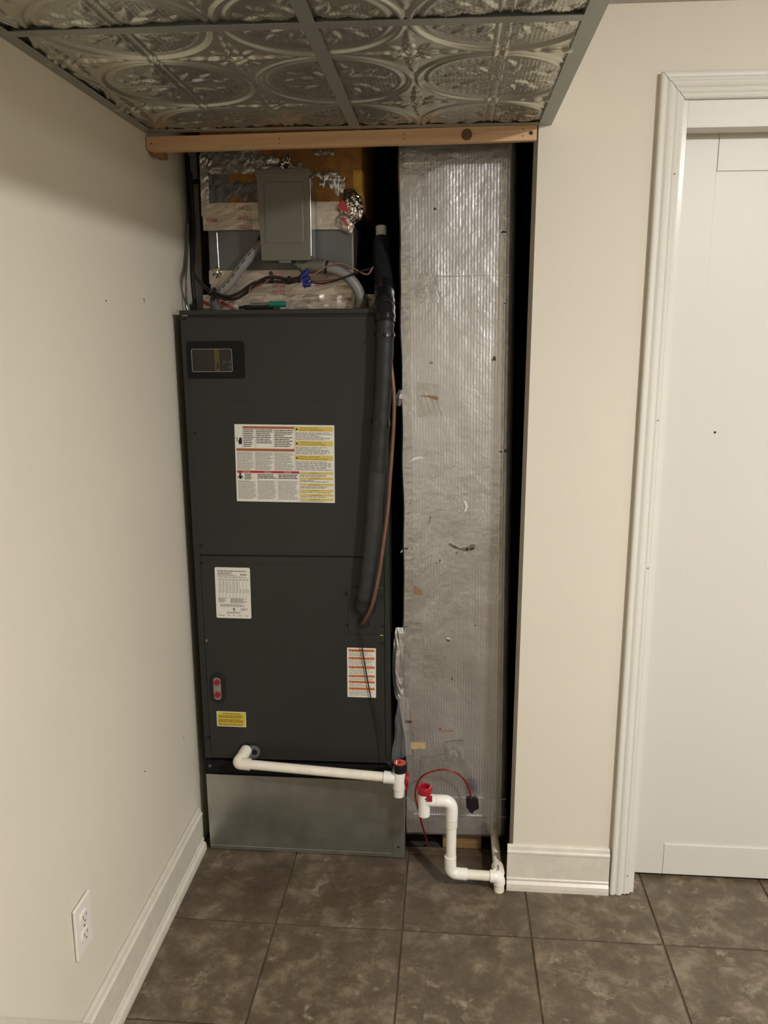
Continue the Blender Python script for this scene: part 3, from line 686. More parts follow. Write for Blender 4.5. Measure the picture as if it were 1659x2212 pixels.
# horizontal joints, printed grid, tears and holes
for z_, xa, xb in ((1.648,.70,.885),(.176,.70,.92),(.118,.65,.92)):
    a0 = D(xa, z_); a1 = D(xb, z_); MB().box(a0[0], a1[0], -.0026, .001, a0[1]-.0008, a0[1]+.0008).build('joint_fold', 'foiltape', fd)
for dx, z_ in ((.646,1.64),(.660,1.645),(.676,1.65),(.690,1.65)):
    a0 = D(dx, z_); mb = MB(); mb.tube([(a0[0],-.0022,a0[1]),(a0[0]+.018,-.0022,a0[1]-.058)], .0006, 5).build('tape_ridge', 'foiltape', fd)
for dx, z_ in ((.652,1.35),(.668,1.355),(.684,1.35),(.698,1.345)):
    a0 = D(dx, z_); MB().tube([(a0[0],-.0022,a0[1]),(a0[0]+.018,-.0022,a0[1]-.055)], .0006, 5).build('tape_ridge', 'foiltape', fd)
def tear(poly, m_, name='tear', y=-.0026, t=.0012):
    MB().prism([D(*p) for p in poly], 'y', y-t/2, y+t).build(name, m_, fd)
def blob(X, Z, rx, rz, n=9, seed=0):
    r_ = random.Random(seed); return [(X + rx*math.cos(2*math.pi*k/n)*r_.uniform(.7,1.15), Z + rz*math.sin(2*math.pi*k/n)*r_.uniform(.7,1.15)) for k in range(n)]
tear(blob(.691,1.8125,.0032,.0036), 'black', 'hole')
tear([(.858,1.7505),(.872,1.7500),(.8715,1.7535),(.862,1.7550)], 'black'); tear([(.868,1.577),(.877,1.576),(.876,1.579)], 'black')
tear([(.8440,1.4330),(.8550,1.4330),(.8535,1.4430),(.8490,1.4450)], 'knot'); tear([(.680,1.4270),(.692,1.4280),(.688,1.4340)], 'kraft')
tear([(.656,1.3435),(.676,1.3420),(.700,1.3320),(.706,1.3350),(.704,1.3420),(.680,1.3450)], 'kraft'); 
tear([(.632,1.165),(.640,1.172),(.660,1.1765),(.676,1.1780),(.658,1.1835),(.640,1.1800)], 'paper', y=-.004, t=.002)
tear([(.777,1.063),(.784,1.045),(.780,1.030),(.787,1.034),(.790,1.048),(.784,1.062)], 'paper', y=-.004); tear([(.793,1.022),(.799,1.018),(.798,1.010)], 'foiltape')
tear([(.868,1.193),(.877,1.192),(.877,1.197)], 'black'); tear([(.884,1.193),(.890,1.193),(.8895,1.203),(.887,1.195),(.8845,1.203)], 'black')
tear([(.740,.940),(.750,.931),(.765,.927),(.782,.921),(.800,.922),(.812,.928),(.812,.941),(.802,.941),(.790,.932),(.772,.930),(.752,.940),(.744,.945)], 'crumple', y=-.003, t=.003)
tear([(.752,.936),(.760,.932),(.766,.929),(.758,.930)], 'black', y=-.0052); tear([(.786,.923),(.793,.923),(.793,.931),(.788,.931)], 'black', y=-.0052); tear([(.797,.925),(.808,.927),(.808,.931),(.799,.929)], 'black', y=-.0052)
tear([(.6460,.823),(.6475,.797),(.671,.795),(.664,.806)], 'kraft', y=-.003)
tear([(.7390,.6600),(.7470,.6585),(.7480,.6660),(.7390,.6680)], 'knot'); tear([(.7385,.6675),(.7485,.6655),(.7470,.6695),(.7395,.6705)], 'paper', y=-.005)
tear([(.752,.547),(.759,.543),(.760,.541),(.756,.549)], 'knot'); tear([(.815,.705),(.819,.709),(.8185,.704)], 'knot')
tear([(.6745,.6750),(.6810,.6755),(.6800,.6350),(.6780,.6340)], 'foilwhite', y=-.004)
tear([(.716,.895),(.718,.899),(.7165,.886)], 'black'); tear([(.684,.9955),(.691,1.018),(.689,1.018)], 'dkscrew')
tear(blob(.763,.915,.004,.003,7,3), 'crumple'); tear(blob(.694,.908,.002,.002,7,4), 'crumple'); tear(blob(.707,.887,.005,.0015,7,5), 'crumple'); tear(blob(.720,.770,.004,.003,7,6), 'foilwhite')
tear([(.6405,.3490),(.6830,.3490),(.6830,.3310),(.676,.3285),(.6640,.3310),(.650,.3265),(.6405,.3300)], 'cardboard', 'fibre_patch', y=-.003)
tear(blob(.725,.392,.003,.004,8,8), 'redink'); tear([(.728,.388),(.762,.3900),(.762,.3860),(.728,.3845)], 'kraft', y=-.0016, t=.0006)
tear([(.624,.4180),(.640,.4160),(.644,.4110),(.632,.4080),(.622,.4120)], 'brown', y=-.002)
# loose foil flap on the swollen edge
mb = MB(); vs = []; fs = []
for j in range(14):
    for i in range(7):
        u, v = i/6, j/13; x, z = D(.596+.030*u - .010*math.sin(3*v), .700-.215*v)
        vs.append((x, -.006 - .010*math.sin(math.pi*u)*math.sin(2.5*v) - .008*abs(mnoise.noise(Vector((u*3,v*6,2)))), z))
for j in range(13):
    for i in range(6): fs.append((j*7+i, j*7+i+1, j*7+i+8, j*7+i+7))
MB().add(vs, fs).build('loose_flap', 'foil', fd)
# torn lip and glue on the left edge
for z_, s_ in ((1.340,.020),(.918,.005)):
    x, z = D(.604 if z_ > 1 else .611, z_); bmx = MB(); r_ = random.Random(int(z_*1000))
    bmx.tube([(x-.004,.004,z-s_),(x-.002,-.004,z),(x+.003,.0,z+s_)], [s_*.35,s_*.6,s_*.3], 6).build('glue_blob', 'foiltape', fd)
x, z = D(.613,.926); MB().tube([(x-.004,-.001,z),(x+.008,-.004,z+.001),(x+.014,-.004,z),(x+.015,-.004,z+.003)], .0011, 6).build('wire_hook', 'dkscrew', fd)

# wood shim and debris under the duct
o = MB().box(.737, .852, .167, .205, -.002, .044).build('wooden_shim', 'oldwood', bevel=.001); tag(o, 'pale wood block wedged under the foil duct near the floor', 'wood block')
o = MB().box(.700, .905, .1675, .210, .0442, .0520).build('wooden_shim', 'oldwood', bevel=.001); tag(o, 'thin dark wood strip directly under the foil duct bottom', 'wood strip')
o.data.materials[0] = M['knot']

# ================================================================== SUPPLY PLENUM (above the air handler)
PY = .222
sp = thing('supply_plenum', 'sheet metal plenum wrapped in foil tape above the air handler', 'plenum', (.082, PY, 1.566))
def Pq(X, Z): return X-.082, Z-1.566
x0 = 0; x1 = .3915
MB().box(0, x1, 0, .40, 0, .225).build('metal_box', 'steel', sp, bevel=.0015)
MB().tube([(.026,-.0012,.10),(.024,-.0014,.205)], .0014, 6).build('standing_seam', 'screw', sp)
MB().box(x1-.004, x1+.0015, -.002, .01, .02, .215).build('corner_seam', 'screw', sp)
# fibre board collar with torn facing
MB().box(-.011, .4165, -.006, .40, .262, .640).build('fibre_collar', 'insul', sp, bevel=.004)
MB().box(.392, .4175, -.0085, .05, .290, .358).build('yellow_edge', 'insulyel', sp, bevel=.004)
def sheet(name, x0, x1, z0, z1, m, y=-.009, amp=.003, n=(24,8), parent=sp, seed=0, jag=.0, sag=0):
    nx_, nz_ = n; vs = []; fs = []; r_ = random.Random(seed)
    jt = [r_.uniform(-jag,jag) for _ in range(nx_+1)]; jb = [r_.uniform(-jag,jag) for _ in range(nx_+1)]
    for j in range(nz_+1):
        for i in range(nx_+1):
            u, v = i/nx_, j/nz_; x = x0+(x1-x0)*u; z = z0+(z1-z0)*v + (jt[i]*v + jb[i]*(1-v)) - sag*u
            vs.append((x, y - amp*abs(mnoise.noise(Vector((x*45+seed, seed, z*45)))) , z))
    for j in range(nz_):
        for i in range(nx_): fs.append((j*(nx_+1)+i, j*(nx_+1)+i+1, (j+1)*(nx_+1)+i+1, (j+1)*(nx_+1)+i))
    return MB().add(vs, fs).build(name, m, parent, smooth=False)
for k, (a0, a1, b0, b1, jg) in enumerate(((-.011,.150,.350,.405,.004),(-.010,.060,.275,.355,.006),(.005,.160,.298,.330,.006),(.085,.165,.285,.300,.005),(.150,.262,.352,.372,.006),
        (.290,.345,.392,.404,.003),(.255,.355,.340,.352,.004),(.305,.372,.318,.338,.008),(.345,.370,.300,.320,.008),(.0,.140,.388,.412,.003),(.120,.20,.372,.396,.007))):
    sheet('torn_facing', a0, a1, b0, b1, 'steel' if k in (1,2,3) else 'foiltape', -.0075, .003, (18,5), seed=k+3, jag=jg)
sheet('corner_facing', -.0125, .010, .262, .40, 'foiltape', -.0095, .004, (4,16), seed=31, jag=.003)
# foil tape bands
tp = sheet('foil_tape_band', -.013, .395, .246, .279, 'foilwhite', -.010, .002, seed=41, jag=.001, sag=-.0)
tp2 = sheet('foil_tape_band', -.010, .392, .210, .262, 'foilwhite', -.0085, .0025, seed=42, jag=.001)
tp3 = sheet('foil_tape_band', -.001, .3925, .072, .107, 'foilwhite', -.004, .0015, seed=43)
tp4 = sheet('foil_tape_band', .004, .390, .040, .073, 'foilwhite', -.0055, .0015, seed=44)
tp5 = sheet('foil_tape_band', -.018, .455, -.001, .043, 'foilwhite', -.011, .006, (40,10), seed=45, jag=.001)
for (X_, Z_), par in (((.1735,1.8255),tp),((.1735,1.8000),tp2),((.1760,1.7765),tp2),((.2560,1.6565),tp3),((.2570,1.6290),tp4),((.2570,1.6095),tp4)):
    x, z = Pq(X_, Z_); text('print', '10/22', x, z, -.0150 if Z_ > 1.7 else -.0092, .031, .0115, 'redink', par)
for X_, Z_, s, wd, par in ((.0830,1.7960,'324A',.030,tp2),(.1430,1.6545,'324A',.030,tp3),(.1260,1.6310,'324A',.032,tp4),(.3700,1.6310,'324A',.034,tp4),(.395,1.6565,'324A',.030,tp3)):
    x, z = Pq(X_, Z_); text('print', s, x, z, -.0130 if Z_ > 1.7 else -.0092, wd, .0105, 'redink', par)
x, z = Pq(.415, 1.592); text('print', 'COLD WEATHER', x, z, -.0185, .056, .0075, 'ink', tp5)
for X_ in (.066, .112):
    x, z = Pq(X_, 1.570)
    mb = MB(); mb.quad((x,-.0182,z+.024),(x,-.0182,z+.016),(x+.040,-.0182,z-.002),(x+.040,-.0182,z+.004)); mb.build('red_stripe', 'redink', tp5)
# crumpled foil at the corners
def crumple(name, c, rx, rz, m, parent, seed, ry=.012, n=16):
    bm = bmesh.new(); bmesh.ops.create_icosphere(bm, subdivisions=3, radius=1)
    r_ = random.Random(seed)
    for v in bm.verts:
        p = v.co.copy(); k = 1 + .55*mnoise.cell(p*3.2 + Vector((seed,0,0)))*.6 + .5*mnoise.noise(p*2.6 + Vector((seed,1,2)))
        v.co = Vector((p.x*rx, p.y*ry, p.z*rz))*k + Vector(c)
    me = bpy.data.meshes.new(name); bm.to_mesh(me); bm.free(); me.materials.append(M[m])
    o = bpy.data.objects.new(name, me); COL.objects.link(o); o.parent = parent; return o
def foilwad(name, outline, c, m, parent, seed, amp=.010, bulge=.016, n=13):
    N = len(outline); vs = [(c[0], c[1]-bulge, c[2])]; fs = []
    for k in range(1, n+1):
        f = k/n
        for i in range(4*N):
            p, q = outline[(i//4) % N], outline[(i//4+1) % N]; t = (i % 4)/4
            x = c[0] + (p[0]+(q[0]-p[0])*t - c[0])*f; z = c[2] + (p[1]+(q[1]-p[1])*t - c[2])*f
            w_ = Vector((x*70+seed, seed*1.7, z*48)); rid = 1-abs(mnoise.noise(w_))*2; rid2 = 1-abs(mnoise.noise(w_*2.3))*2
            vs.append((x + .004*mnoise.noise(w_*1.3), c[1] - bulge*(1-f*f) - amp*(.7*rid+.35*rid2)*(1-.5*f), z + .004*mnoise.noise(w_*1.1+Vector((5,5,5)))))
    M4 = 4*N
    for i in range(M4): fs.append((0, 1+i, 1+(i+1) % M4))
    for k in range(n-1):
        for i in range(M4): fs.append((1+k*M4+i, 1+(k+1)*M4+i, 1+(k+1)*M4+(i+1) % M4, 1+k*M4+(i+1) % M4))
    return MB().add(vs, fs).build(name, m, parent)
Q = lambda pts: [Pq(*p) for p in pts]
cw = foilwad('crumpled_foil', Q([(.435,1.825),(.452,1.872),(.478,1.874),(.500,1.852),(.503,1.820),(.493,1.795),(.478,1.786),(.450,1.800)]), (Pq(.470,1.832)[0],-.012,Pq(.470,1.832)[1]), 'crumple', sp, 3)
cw2 = foilwad('crumpled_foil', Q([(.428,1.806),(.450,1.820),(.480,1.812),(.478,1.780),(.470,1.764),(.448,1.772),(.430,1.782)]), (Pq(.456,1.794)[0],-.010,Pq(.456,1.794)[1]), 'foilwhite', sp, 9, .005, .010)
mb = MB(); x, z = Pq(.440,1.826); mb.quad((x-.004,-.0275,z+.000),(x+.010,-.031,z+.020),(x+.040,-.032,z-.010),(x+.034,-.031,z-.018)); mb.build('red_stripe', 'redink', cw)
mb = MB(); x, z = Pq(.446,1.792); mb.quad((x,-.026,z+.008),(x+.005,-.026,z+.013),(x+.020,-.026,z-.008),(x+.014,-.026,z-.011)); mb.build('red_stripe', 'redink', cw2)
x, z = Pq(.104, 1.667); crumple('crumpled_foil', (x,-.006,z), .011, .012, 'crumple', sp, 8, .005)
x, z = Pq(.302, 1.945); crumple('crumpled_foil', (x,-.014,z-.006), .012, .020, 'crumple', sp, 12, .007)

# ================================================================== DISCONNECT BOX
db = thing('disconnect_box', 'plain grey electrical disconnect box mounted on the taped plenum', 'electrical box', (.2415, .130, 1.690))
MB().box(.002, .132, .006, .0905, .002, .205).build('box_body', 'boxgrey', db, bevel=.002)
cv = MB().prism([(0.004,0),(.132,0),(.130,.2195),(-.004,.2195)], 'y', 0, .0085).build('cover', 'boxgrey', db, bevel=.0022, bseg=3)
MB().prism(rr(.0165,.1155,.042,.1905,.006), 'y', -.0022, .001).build('raised_panel', 'boxgrey', cv, bevel=.0014)
MB().box(-.006, .134, -.004, .012, .205, .2225).build('rain_lip', 'boxgrey', db, bevel=.002)
MB().box(.050, .080, .002, .012, -.006, .001).build('hasp', 'boxgrey', db, bevel=.001)
MB().box(.1315, .1345, .004, .07, .01, .20).build('bright_edge', 'screw', db, bevel=.001)
# conduits
c = thing('flexible_conduit', 'grey flexible conduit curving down left from the grey box', 'conduit', (0, 0, 0))
pth = spline([(.247,.176,1.752),(.236,.172,1.733),(.213,.170,1.711),(.181,.168,1.674),(.1545,.166,1.640),(.130,.164,1.616),(.108,.168,1.598),(.098,.20,1.5715)], 8)
MB().tube(pth, .0125, 14).build('conduit_tube', 'conduit', c, smooth=True)
for k in range(12, 46, 4):
    p = pth[k]; q = pth[k+2]; MB().tube([p+Vector((-.001,-.0125,.003)), q+Vector((-.001,-.0125,.003))], .0012, 5).build('printed_dash', 'black', c)
MB().cyl((.2465,.176,1.752), (.2395,.172,1.738), .0165, .015, 14).build('connector', 'dkscrew', c, smooth=True)
c = thing('flexible_conduit', 'grey conduit bending from the grey box to the cabinet top right', 'conduit', (0, 0, 0))
MB().tube(spline([(.372,.172,1.679),(.405,.170,1.677),(.432,.170,1.670),(.462,.170,1.654),(.484,.172,1.630),(.496,.176,1.604),(.500,.180,1.567)], 8), .0145, 14).build('conduit_tube', 'conduit', c, smooth=True)
MB().cyl((.345,.172,1.679), (.402,.170,1.677), .018, .018, 16).build('connector', 'boxgrey', c, smooth=True)
MB().cyl((.333,.172,1.690), (.350,.172,1.676), .016, .016, 14).build('elbow_hub', 'boxgrey', c, smooth=True)
MB().cyl((.500,.180,1.567), (.499,.179,1.596), .0205, .0185, 16).build('lower_connector', 'boxgrey', c, smooth=True)
MB().cyl((.4075,.170,1.677), (.4125,.170,1.676), .0165, .0165, 16).build('black_band', 'black', c, smooth=True)
# wire bundle with blue nuts
wbn = thing('wire_bundle', 'brown low voltage wires with blue wire nuts hanging across the plenum', 'wires', (0,0,0))
base = [(.030,.26,1.93),(.036,.25,1.80),(.050,.20,1.700),(.0600,.152,1.660),(.085,.148,1.632),(.112,.146,1.611),(.146,.146,1.601),(.178,.146,1.603),(.209,.146,1.622),(.234,.146,1.640),(.271,.146,1.646),(.314,.146,1.642),(.344,.147,1.645)]
for k, (dy, dz, m_) in enumerate(((0,0,'brownwire'),(-.006,.004,'black'),(.004,-.006,'brownwire'),(-.003,-.004,'black'))):
    r_ = random.Random(k); pts = [Vector(p)+Vector((0,dy+r_.uniform(-.002,.002),dz+r_.uniform(-.003,.003))) for p in base]
    MB().tube(spline(pts, 6), .0032, 8).build('wire', m_, wbn, smooth=True)
MB().tube(spline([(.205,.143,1.606),(.218,.140,1.632),(.250,.139,1.650),(.271,.139,1.652),(.250,.139,1.634),(.225,.139,1.622),(.212,.141,1.616)], 6), .0015, 6).build('loop_wire', 'copperwire', wbn, smooth=True)
for x, z in ((.268,.0),(.314,.0)):
    MB().cyl((x-.003,.146,1.645 if x < .3 else 1.642), (x+.003,.146,1.645 if x < .3 else 1.642), .0105, .0105, 12).build('zip_tie', 'black', wbn, smooth=True)
MB().box(.263,.270,.138,.146,1.655,1.664).build('zip_tie_tail', 'black', wbn)
MB().cyl((.105,.146,1.617), (.110,.146,1.611), .013, .013, 12).build('zip_tie', 'black', wbn, smooth=True)
MB().box(.105,.113,.138,.150,1.590,1.602).build('zip_tie_tail', 'black', wbn)
for a_, b_ in (((.347,.140,1.648),(.368,.138,1.667)),((.350,.136,1.640),(.372,.134,1.648)),((.352,.140,1.632),(.372,.138,1.630))):
    nb = MB().tube([a_, Vector(a_).lerp(Vector(b_),.3), b_], [.0075,.0085,.0052], 10).build('wire_nut', 'blue', wbn, smooth=True)
    d = (Vector(b_)-Vector(a_)).normalized(); md = Vector(a_).lerp(Vector(b_),.22); 
    MB().box(md.x-.002, md.x+.002, md.y-.003, md.y+.003, md.z-.011, md.z+.011).build('nut_wing', 'blue', nb, bevel=.0008)
for pts, m_, r_ in (([(.370,.14,1.636),(.399,.14,1.633),(.4415,.14,1.641),(.484,.14,1.6565),(.514,.145,1.667),(.532,.17,1.674)],'black',.0021),
                ([(.370,.143,1.640),(.400,.143,1.639),(.450,.143,1.646),(.495,.145,1.662),(.53,.17,1.671)],'brownwire',.0021),
                ([(.356,.14,1.6446),(.380,.14,1.655),(.4055,.142,1.672),(.448,.148,1.684),(.480,.146,1.672),(.5177,.142,1.655),(.5334,.145,1.6737)],'copperwire',.0019),
                ([(.340,.14,1.650),(.352,.138,1.658),(.364,.138,1.654)],'copperwire',.0016)):
    MB().tube(spline(pts, 7), r_, 7).build('wire', m_, wbn, smooth=True)
# channel and cable on the left
chn = thing('metal_channel', 'tall grey metal channel against the left wall behind the wires', 'metal channel', (.024,.300,1.5655))
MB().box(-.010,.0135,0,.03,0,.345).build('lower_channel', 'conduit', chn, bevel=.002)
MB().box(-.012,.0135,-.004,.03,.353,.46).build('upper_channel', 'conduit', chn, bevel=.002)
MB().box(-.016,.0150,-.008,.03,.343,.354).build('bracket', 'black', chn, bevel=.001)
o = MB().tube(spline([(.013,.290,1.98),(.015,.285,1.90),(.018,.282,1.80),(.022,.26,1.72),(.030,.23,1.66),(.036,.22,1.60),(.036,.22,1.5665)], 8), .0055, 8).build('black_cable', 'black', smooth=True)
tag(o, 'thick black cable running down beside the grey channel at the left wall', 'cable')
o = MB().tube(spline([(.016,.262,1.80),(.008+.006,.24,1.70),(.016,.22,1.66),(.022,.20,1.62),(.030,.19,1.5665)], 8), .002, 6).build('thin_grey_wire', 'conduit', smooth=True)
tag(o, 'thin loose wire bowing along the left wall above the air handler', 'wire')
o = MB().tube(spline([(.046,.128,1.5665),(.043,.128,1.577),(.046,.128,1.583),(.051,.128,1.581)], 6), .0009, 6).build('wire_hook', 'screw', smooth=True)
tag(o, 'tiny bent wire hook standing on the top left corner of the air handler', 'wire hook')
# marker
mk = thing('marker_pen', 'black marker with green cap lying on top of the air handler', 'marker', (.172,.170,1.5735))
MB().tube([(0,0,.0),(.014,0,.001),(.016,0,.001),(.095,0,.0015)], [.0035,.0045,.0062,.0065], 12).build('barrel', 'black', mk, smooth=True)
MB().tube([(.084,0,.0085),(.128,0,.0085)], [.0078,.0078], 14).build('cap', 'green', mk, smooth=True)
MB().tube([(.030,-.0005,.008),(.086,-.0005,.009)], [.0052,.0052], 10).build('label_band', 'boxgrey', mk, smooth=True)

# ================================================================== REFRIGERANT LINES
rl = thing('insulated_pipe', 'thick black foam insulated refrigerant pipe running down the cabinet front', 'pipe', (0,0,0))
pth = spline([(.546,.262,1.752),(.550,.225,1.700),(.560,.165,1.640),(.5665,.105,1.590),(.5700,.0745,1.540),(.5690,.0735,1.48),(.5635,.0735,1.355),(.5545,.0735,1.223),(.546,.0735,1.112),(.537,.0735,.987),(.525,.074,.865),(.5155,.080,.800),(.512,.090,.770)], 8)
rad = [.0235 + .0008*math.sin(i*1.7) for i in range(len(pth))]
MB().tube(pth[:62], rad[:62], 18).build('foam_sleeve', 'rubber', rl, smooth=True)
M['rubber2'] = mat('charcoal_foam_insulation', srgb(42, 42, 42), .6, noise=.1, nscale=25, bump=.0008, bscale=60)
MB().tube(pth[61:], [r_*.965 for r_ in rad[61:]], 18).build('foam_sleeve', 'rubber2', rl, smooth=True)
def wrap(i, j, r_, m_='tape', name='tape_wrap'):
    p = pth[i:j+1]; MB().tube(p, [r_*(1+.04*math.sin(k*2.1)) for k in range(len(p))], 18).build(name, m_, rl, smooth=True)
wrap(18, 26, .0262); wrap(27, 33, .0268); wrap(37, 38, .0262); wrap(52, 53, .0252); wrap(88, 89, .0252, 'black', 'zip_tie')
# narrower sleeve below
pv = MB().tube([(.5445,.2785,1.757),(.5425,.285,1.790)], .0145, 16).build('white_pipe_end', 'pvc', smooth=True); 
tag(pv, 'short white pipe end sticking up from the black foam sleeve', 'pipe')
o = MB().tube(spline([(.575,.085,1.50),(.5860,.072,1.426),(.5935,.066,1.356),(.5940,.064,1.297),(.5905,.063,1.2255),(.584,.060,1.128),(.579,.056,1.054),(.567,.047,.954),(.556,.044,.877),(.5395,.050,.799),(.519,.072,.7485),(.505,.094,.7235)], 8), .0050, 10).build('copper_pipe', 'copper', smooth=True)
tag(o, 'thin bare copper pipe curving in front of the black insulated pipe', 'pipe')
o = MB().tube(spline([(.4965,.0955,.722),(.4955,.092,.712),(.5028,.093,.6676),(.5153,.0945,.5862),(.528,.0945,.5106),(.5474,.094,.4202),(.571,.080,.3214),(.590,.055,.335)], 8), .0019, 8).build('thin_black_cable', 'black', smooth=True)
tag(o, 'thin black cable hanging diagonally across the orange banded sticker', 'cable')

# ================================================================== DRAIN PIPE AT THE AIR HANDLER
dp = thing('drain_pipe', 'aged white drain pipe running along the front of the metal stand', 'pipe', (0,0,0))
ra, rf = .0134, .0172
S = Vector((.166,.094,.3300)); E = Vector((.154,.048,.3180))
MB().tube([(.1665,.096,.3290),(.164,.072,.3270)], .0172, 18).build('threaded_adapter', 'pvc', dp, smooth=True)
MB().tube([(.164,.074,.327)]+spline([(.163,.062,.3255),(.158,.046,.3215),(.1625,.0415,.3175),(.176,.0415,.3160)], 8)+[(.1915,.0415,.3150)], .0170, 18).build('elbow', 'pvcold', dp, smooth=True)
MB().tube([(.186,.0415,.3153),(.5790,.0415,.2930)], ra, 20).build('pipe', 'pvcold', dp, smooth=True)
TXc, TYc = .6125, .0415
MB().tube([(.5695,TYc,.2936),(.600,TYc,.2917)], .0172, 20).build('tee_hub', 'pvc', dp, smooth=True)
MB().tube([(TXc,TYc,.3265),(TXc,TYc,.2610),(TXc,TYc,.2605)], [.0178,.0172,.0172], 22).build('tee_body', 'pvc', dp, smooth=True)
MB().tube([(TXc,TYc,.2605),(TXc,TYc,.2385)], .0150, 22).build('stub', 'pvc', dp, smooth=True)
# float switch
fs_ = thing('float_switch', 'black collared drain cap with red top on the pipe tee', 'float switch', (TXc+.0015, TYc, .3265))
MB().tube([(0,0,-.012),(0,0,-.010),(0,0,.0115),(0,0,.0125)], [.0205,.0215,.0215,.0205], 24).build('collar', 'tape', fs_, smooth=True)
MB().tube([(0,0,.012),(0,0,.0135)], .0172, 24).build('red_top', 'coralred', fs_, smooth=True)
MB().disc((0,0,.0140), .0035, 'z', .001, 10).build('centre_post', 'black', fs_)
MB().box(-.0105,-.0070,-.010,.008,.0136,.0145).build('clear_clip', 'pvc', fs_)
MB().tube([(-.018,.004,.0),(-.034,.010,.006)], [.006,.0055], 10).build('cable_gland', 'black', fs_, smooth=True)
rc = MB().tube([(-.0035,0,0),(.0035,0,0)], [.0185,.0180], 22).build('red_cap', 'red', dp, smooth=True, loc=(.6355, .046, .2885)); rc.rotation_euler.y = .06
rc['label'] = 'round red plastic cap beside the tee'
MB().tube([(-.006,0,0),(-.0035,0,0)], [.0135,.0140], 20).build('cap_plug', 'red', rc, smooth=True)
MB().box(-.003,.003,-.004,.004,-.036,-.016).build('strap_tab', 'red', rc, bevel=.001)

# ================================================================== DRAIN TRAP
YT = -.022
dt = thing('drain_trap', 'white drain trap with red open cap standing on the floor by the duct', 'pipe', (0,0,0))
x1_, x2_, zt_, zb_ = .6850, .7600, .2660, .0480
MB().tube([(x1_,YT,.2870),(x1_,YT,.2215)], .0163, 22).build('tee_body', 'pvc', dt, smooth=True)
MB().tube([(x1_,YT,.2868),(x1_,YT,.2900)], .0135, 20).build('inlet_pipe', 'pvcold', dt, smooth=True)
MB().tube([(x1_+.004,YT,zt_),(x1_+.032,YT,zt_)], .0164, 20).build('tee_branch', 'pvc', dt, smooth=True)
MB().tube([(x1_+.0325,YT,zt_)] + arc((x2_-.021,YT,zt_-.021), (0,0,1), (1,0,0), .021, 8) + [(x2_,YT,.2130)], .0166, 20).build('upper_elbow', 'pvc', dt, smooth=True)
MB().tube([(x2_,YT,.214),(x2_,YT,.070)], .0140, 20).build('vertical_pipe', 'pvc', dt, smooth=True)
MB().tube([(x2_,YT,.212),(x2_,YT,.189)], .0160, 20).build('pipe_collar', 'pvcold', dt, smooth=True)
MB().tube([(x2_-.0015,YT,.100)] + arc((x2_+.018,YT,zb_+.018), (-1,0,0), (0,0,-1), .019, 8) + [(x2_+.046,YT,zb_-.002)], .0164, 20).build('lower_elbow', 'pvc', dt, smooth=True)
MB().tube([(x2_+.040,YT,zb_-.002),(.872,YT,zb_-.004)], .0135, 20).build('horizontal_pipe', 'pvcold', dt, smooth=True)
MB().tube([(.868,YT,zb_-.004)] + arc((.880,YT,zb_-.017), (0,0,1), (1,0,0), .013, 6) + [(.893,YT,.024)], .0170, 20).build('corner_elbow', 'pvc', dt, smooth=True)
MB().tube([(.8935,YT,.0300),(.8940,YT,.0005)], .0142, 20).build('floor_stub', 'pvcold', dt, smooth=True)
MB().tube([(.891,YT+.004,zb_+.004),(.890,YT+.034,zb_+.003)], .0172, 20).build('back_hub', 'pvcold', dt, smooth=True)
MB().tube([(.890,YT+.03,zb_+.003),(.889,.42,zb_+.003)], .0120, 18).build('back_pipe', 'pvcold', dt, smooth=True)
MB().box(.8895,.8925,YT-.006,YT+.012,.066,.072).build('glue_smear', 'conduit', dt, bevel=.001)
def lathe(prof, seg=24):
    vs = []; fs = []; n = len(prof)
    for k in range(seg):
        a_ = 2*math.pi*k/seg; vs += [(r_*math.cos(a_), r_*math.sin(a_), z_) for r_, z_ in prof]
    for k in range(seg):
        for i in range(n-1): fs.append((k*n+i, k*n+i+1, ((k+1)%seg)*n+i+1, ((k+1)%seg)*n+i))
    return MB().add(vs, fs)
ro = lathe([(.0142,-.010),(.0195,-.010),(.0205,.004),(.0185,.009),(.0150,.010),(.0122,.008),(.0115,-.004),(.0,-.005)]).build('red_cap', 'red', dt, smooth=True, loc=(x1_+.001, YT, .2985))
lathe([(.0138,-.022),(.0162,-.022),(.0162,-.0195),(.0138,-.0195)]).build('strap_ring', 'red', ro, smooth=True)
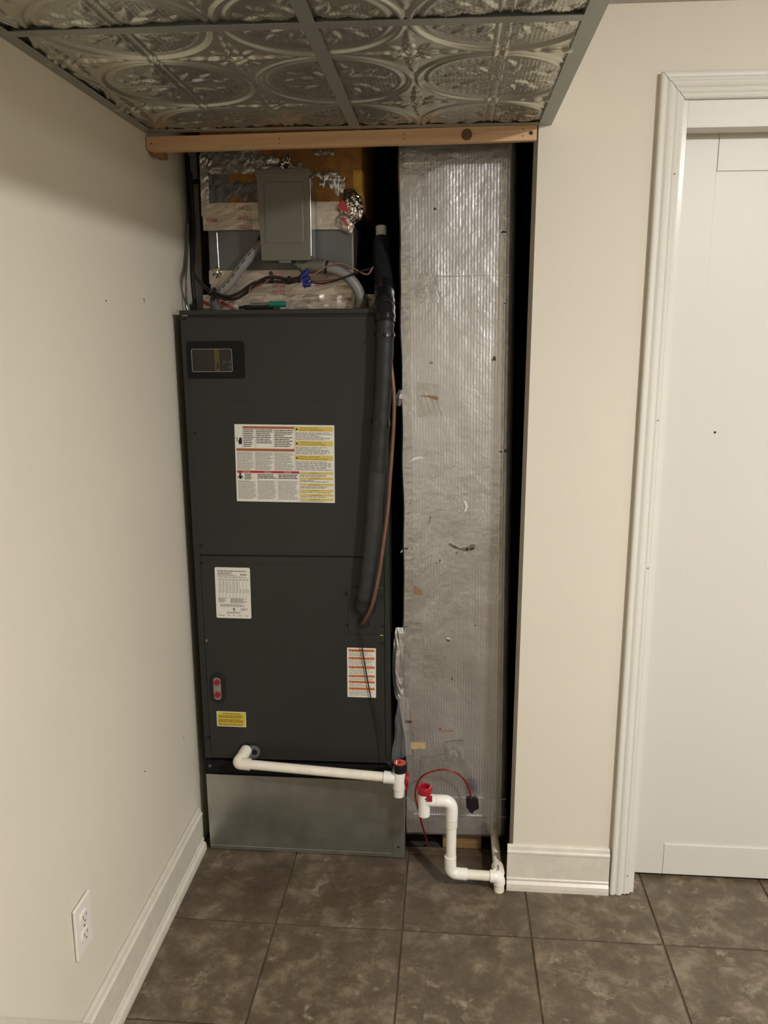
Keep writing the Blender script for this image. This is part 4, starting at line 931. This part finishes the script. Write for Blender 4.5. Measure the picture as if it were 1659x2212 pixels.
MB().box(.006,.021,-.022,-.010,-.024,-.012).build('strap_tab', 'red', ro, bevel=.0012)

# ================================================================== RED CABLE, FILM
rcb = thing('red_cable', 'red cable looping over the drain trap with black taped end', 'cable', (0,0,0))
MB().tube(spline([(.692,.172,.004),(.692,.15,.018),(.6880,.118,.058),(.6760,.105,.110),(.6670,.103,.152),(.6560,.098,.213),(.6720,.092,.268),(.7145,.090,.293),(.7560,.090,.294),(.7885,.094,.273),(.8055,.098,.244),(.8170,.100,.203),(.8190,.100,.190)], 8), .0027, 9).build('cable_jacket', 'redcable', rcb, smooth=True)
MB().prism([(.8010,.2060),(.8120,.2100),(.8180,.2065),(.8270,.2100),(.8355,.2050),(.8390,.1770),(.8330,.1720),(.8260,.1690),(.8210,.1590),(.8110,.1640),(.8090,.1720),(.8030,.1760)], 'y', .093, .107).build('black_tape', 'tape', rcb, bevel=.0015)
def film(name, label, pts, n=(10,14), amp=.008, seed=0):
    P = [Vector(p) for p in pts]; nx_, nz_ = n; vs = []; fs = []
    for j in range(nz_+1):
        for i in range(nx_+1):
            u, v = i/nx_, j/nz_; p = (1-v)*((1-u)*P[0]+u*P[1]) + v*((1-u)*P[3]+u*P[2])
            d = mnoise.noise(Vector((u*4.5+seed, v*2.0, seed)))
            vs.append(p + Vector((amp*.5*mnoise.noise(Vector((seed,u*3,v*4))), -amp*abs(math.sin(u*9+3*d))*1.0 - amp*d, 0)))
    for j in range(nz_):
        for i in range(nx_): fs.append((j*(nx_+1)+i, j*(nx_+1)+i+1, (j+1)*(nx_+1)+i+1, (j+1)*(nx_+1)+i))
    o = MB().add(vs, fs).build(name, 'film', smooth=True); tag(o, label, 'plastic film'); return o
film('plastic_film', 'clear plastic film hanging between the air handler and the foil duct', [(.604,.118,.505),(.632,.122,.500),(.645,.115,.330),(.588,.085,.318)], seed=2)
film('plastic_film', 'scrap of clear plastic stretched across the lower duct corner behind the red cable', [(.628,.098,.205),(.640,.100,.195),(.700,.115,.140),(.634,.110,.120)], amp=.004, seed=5)
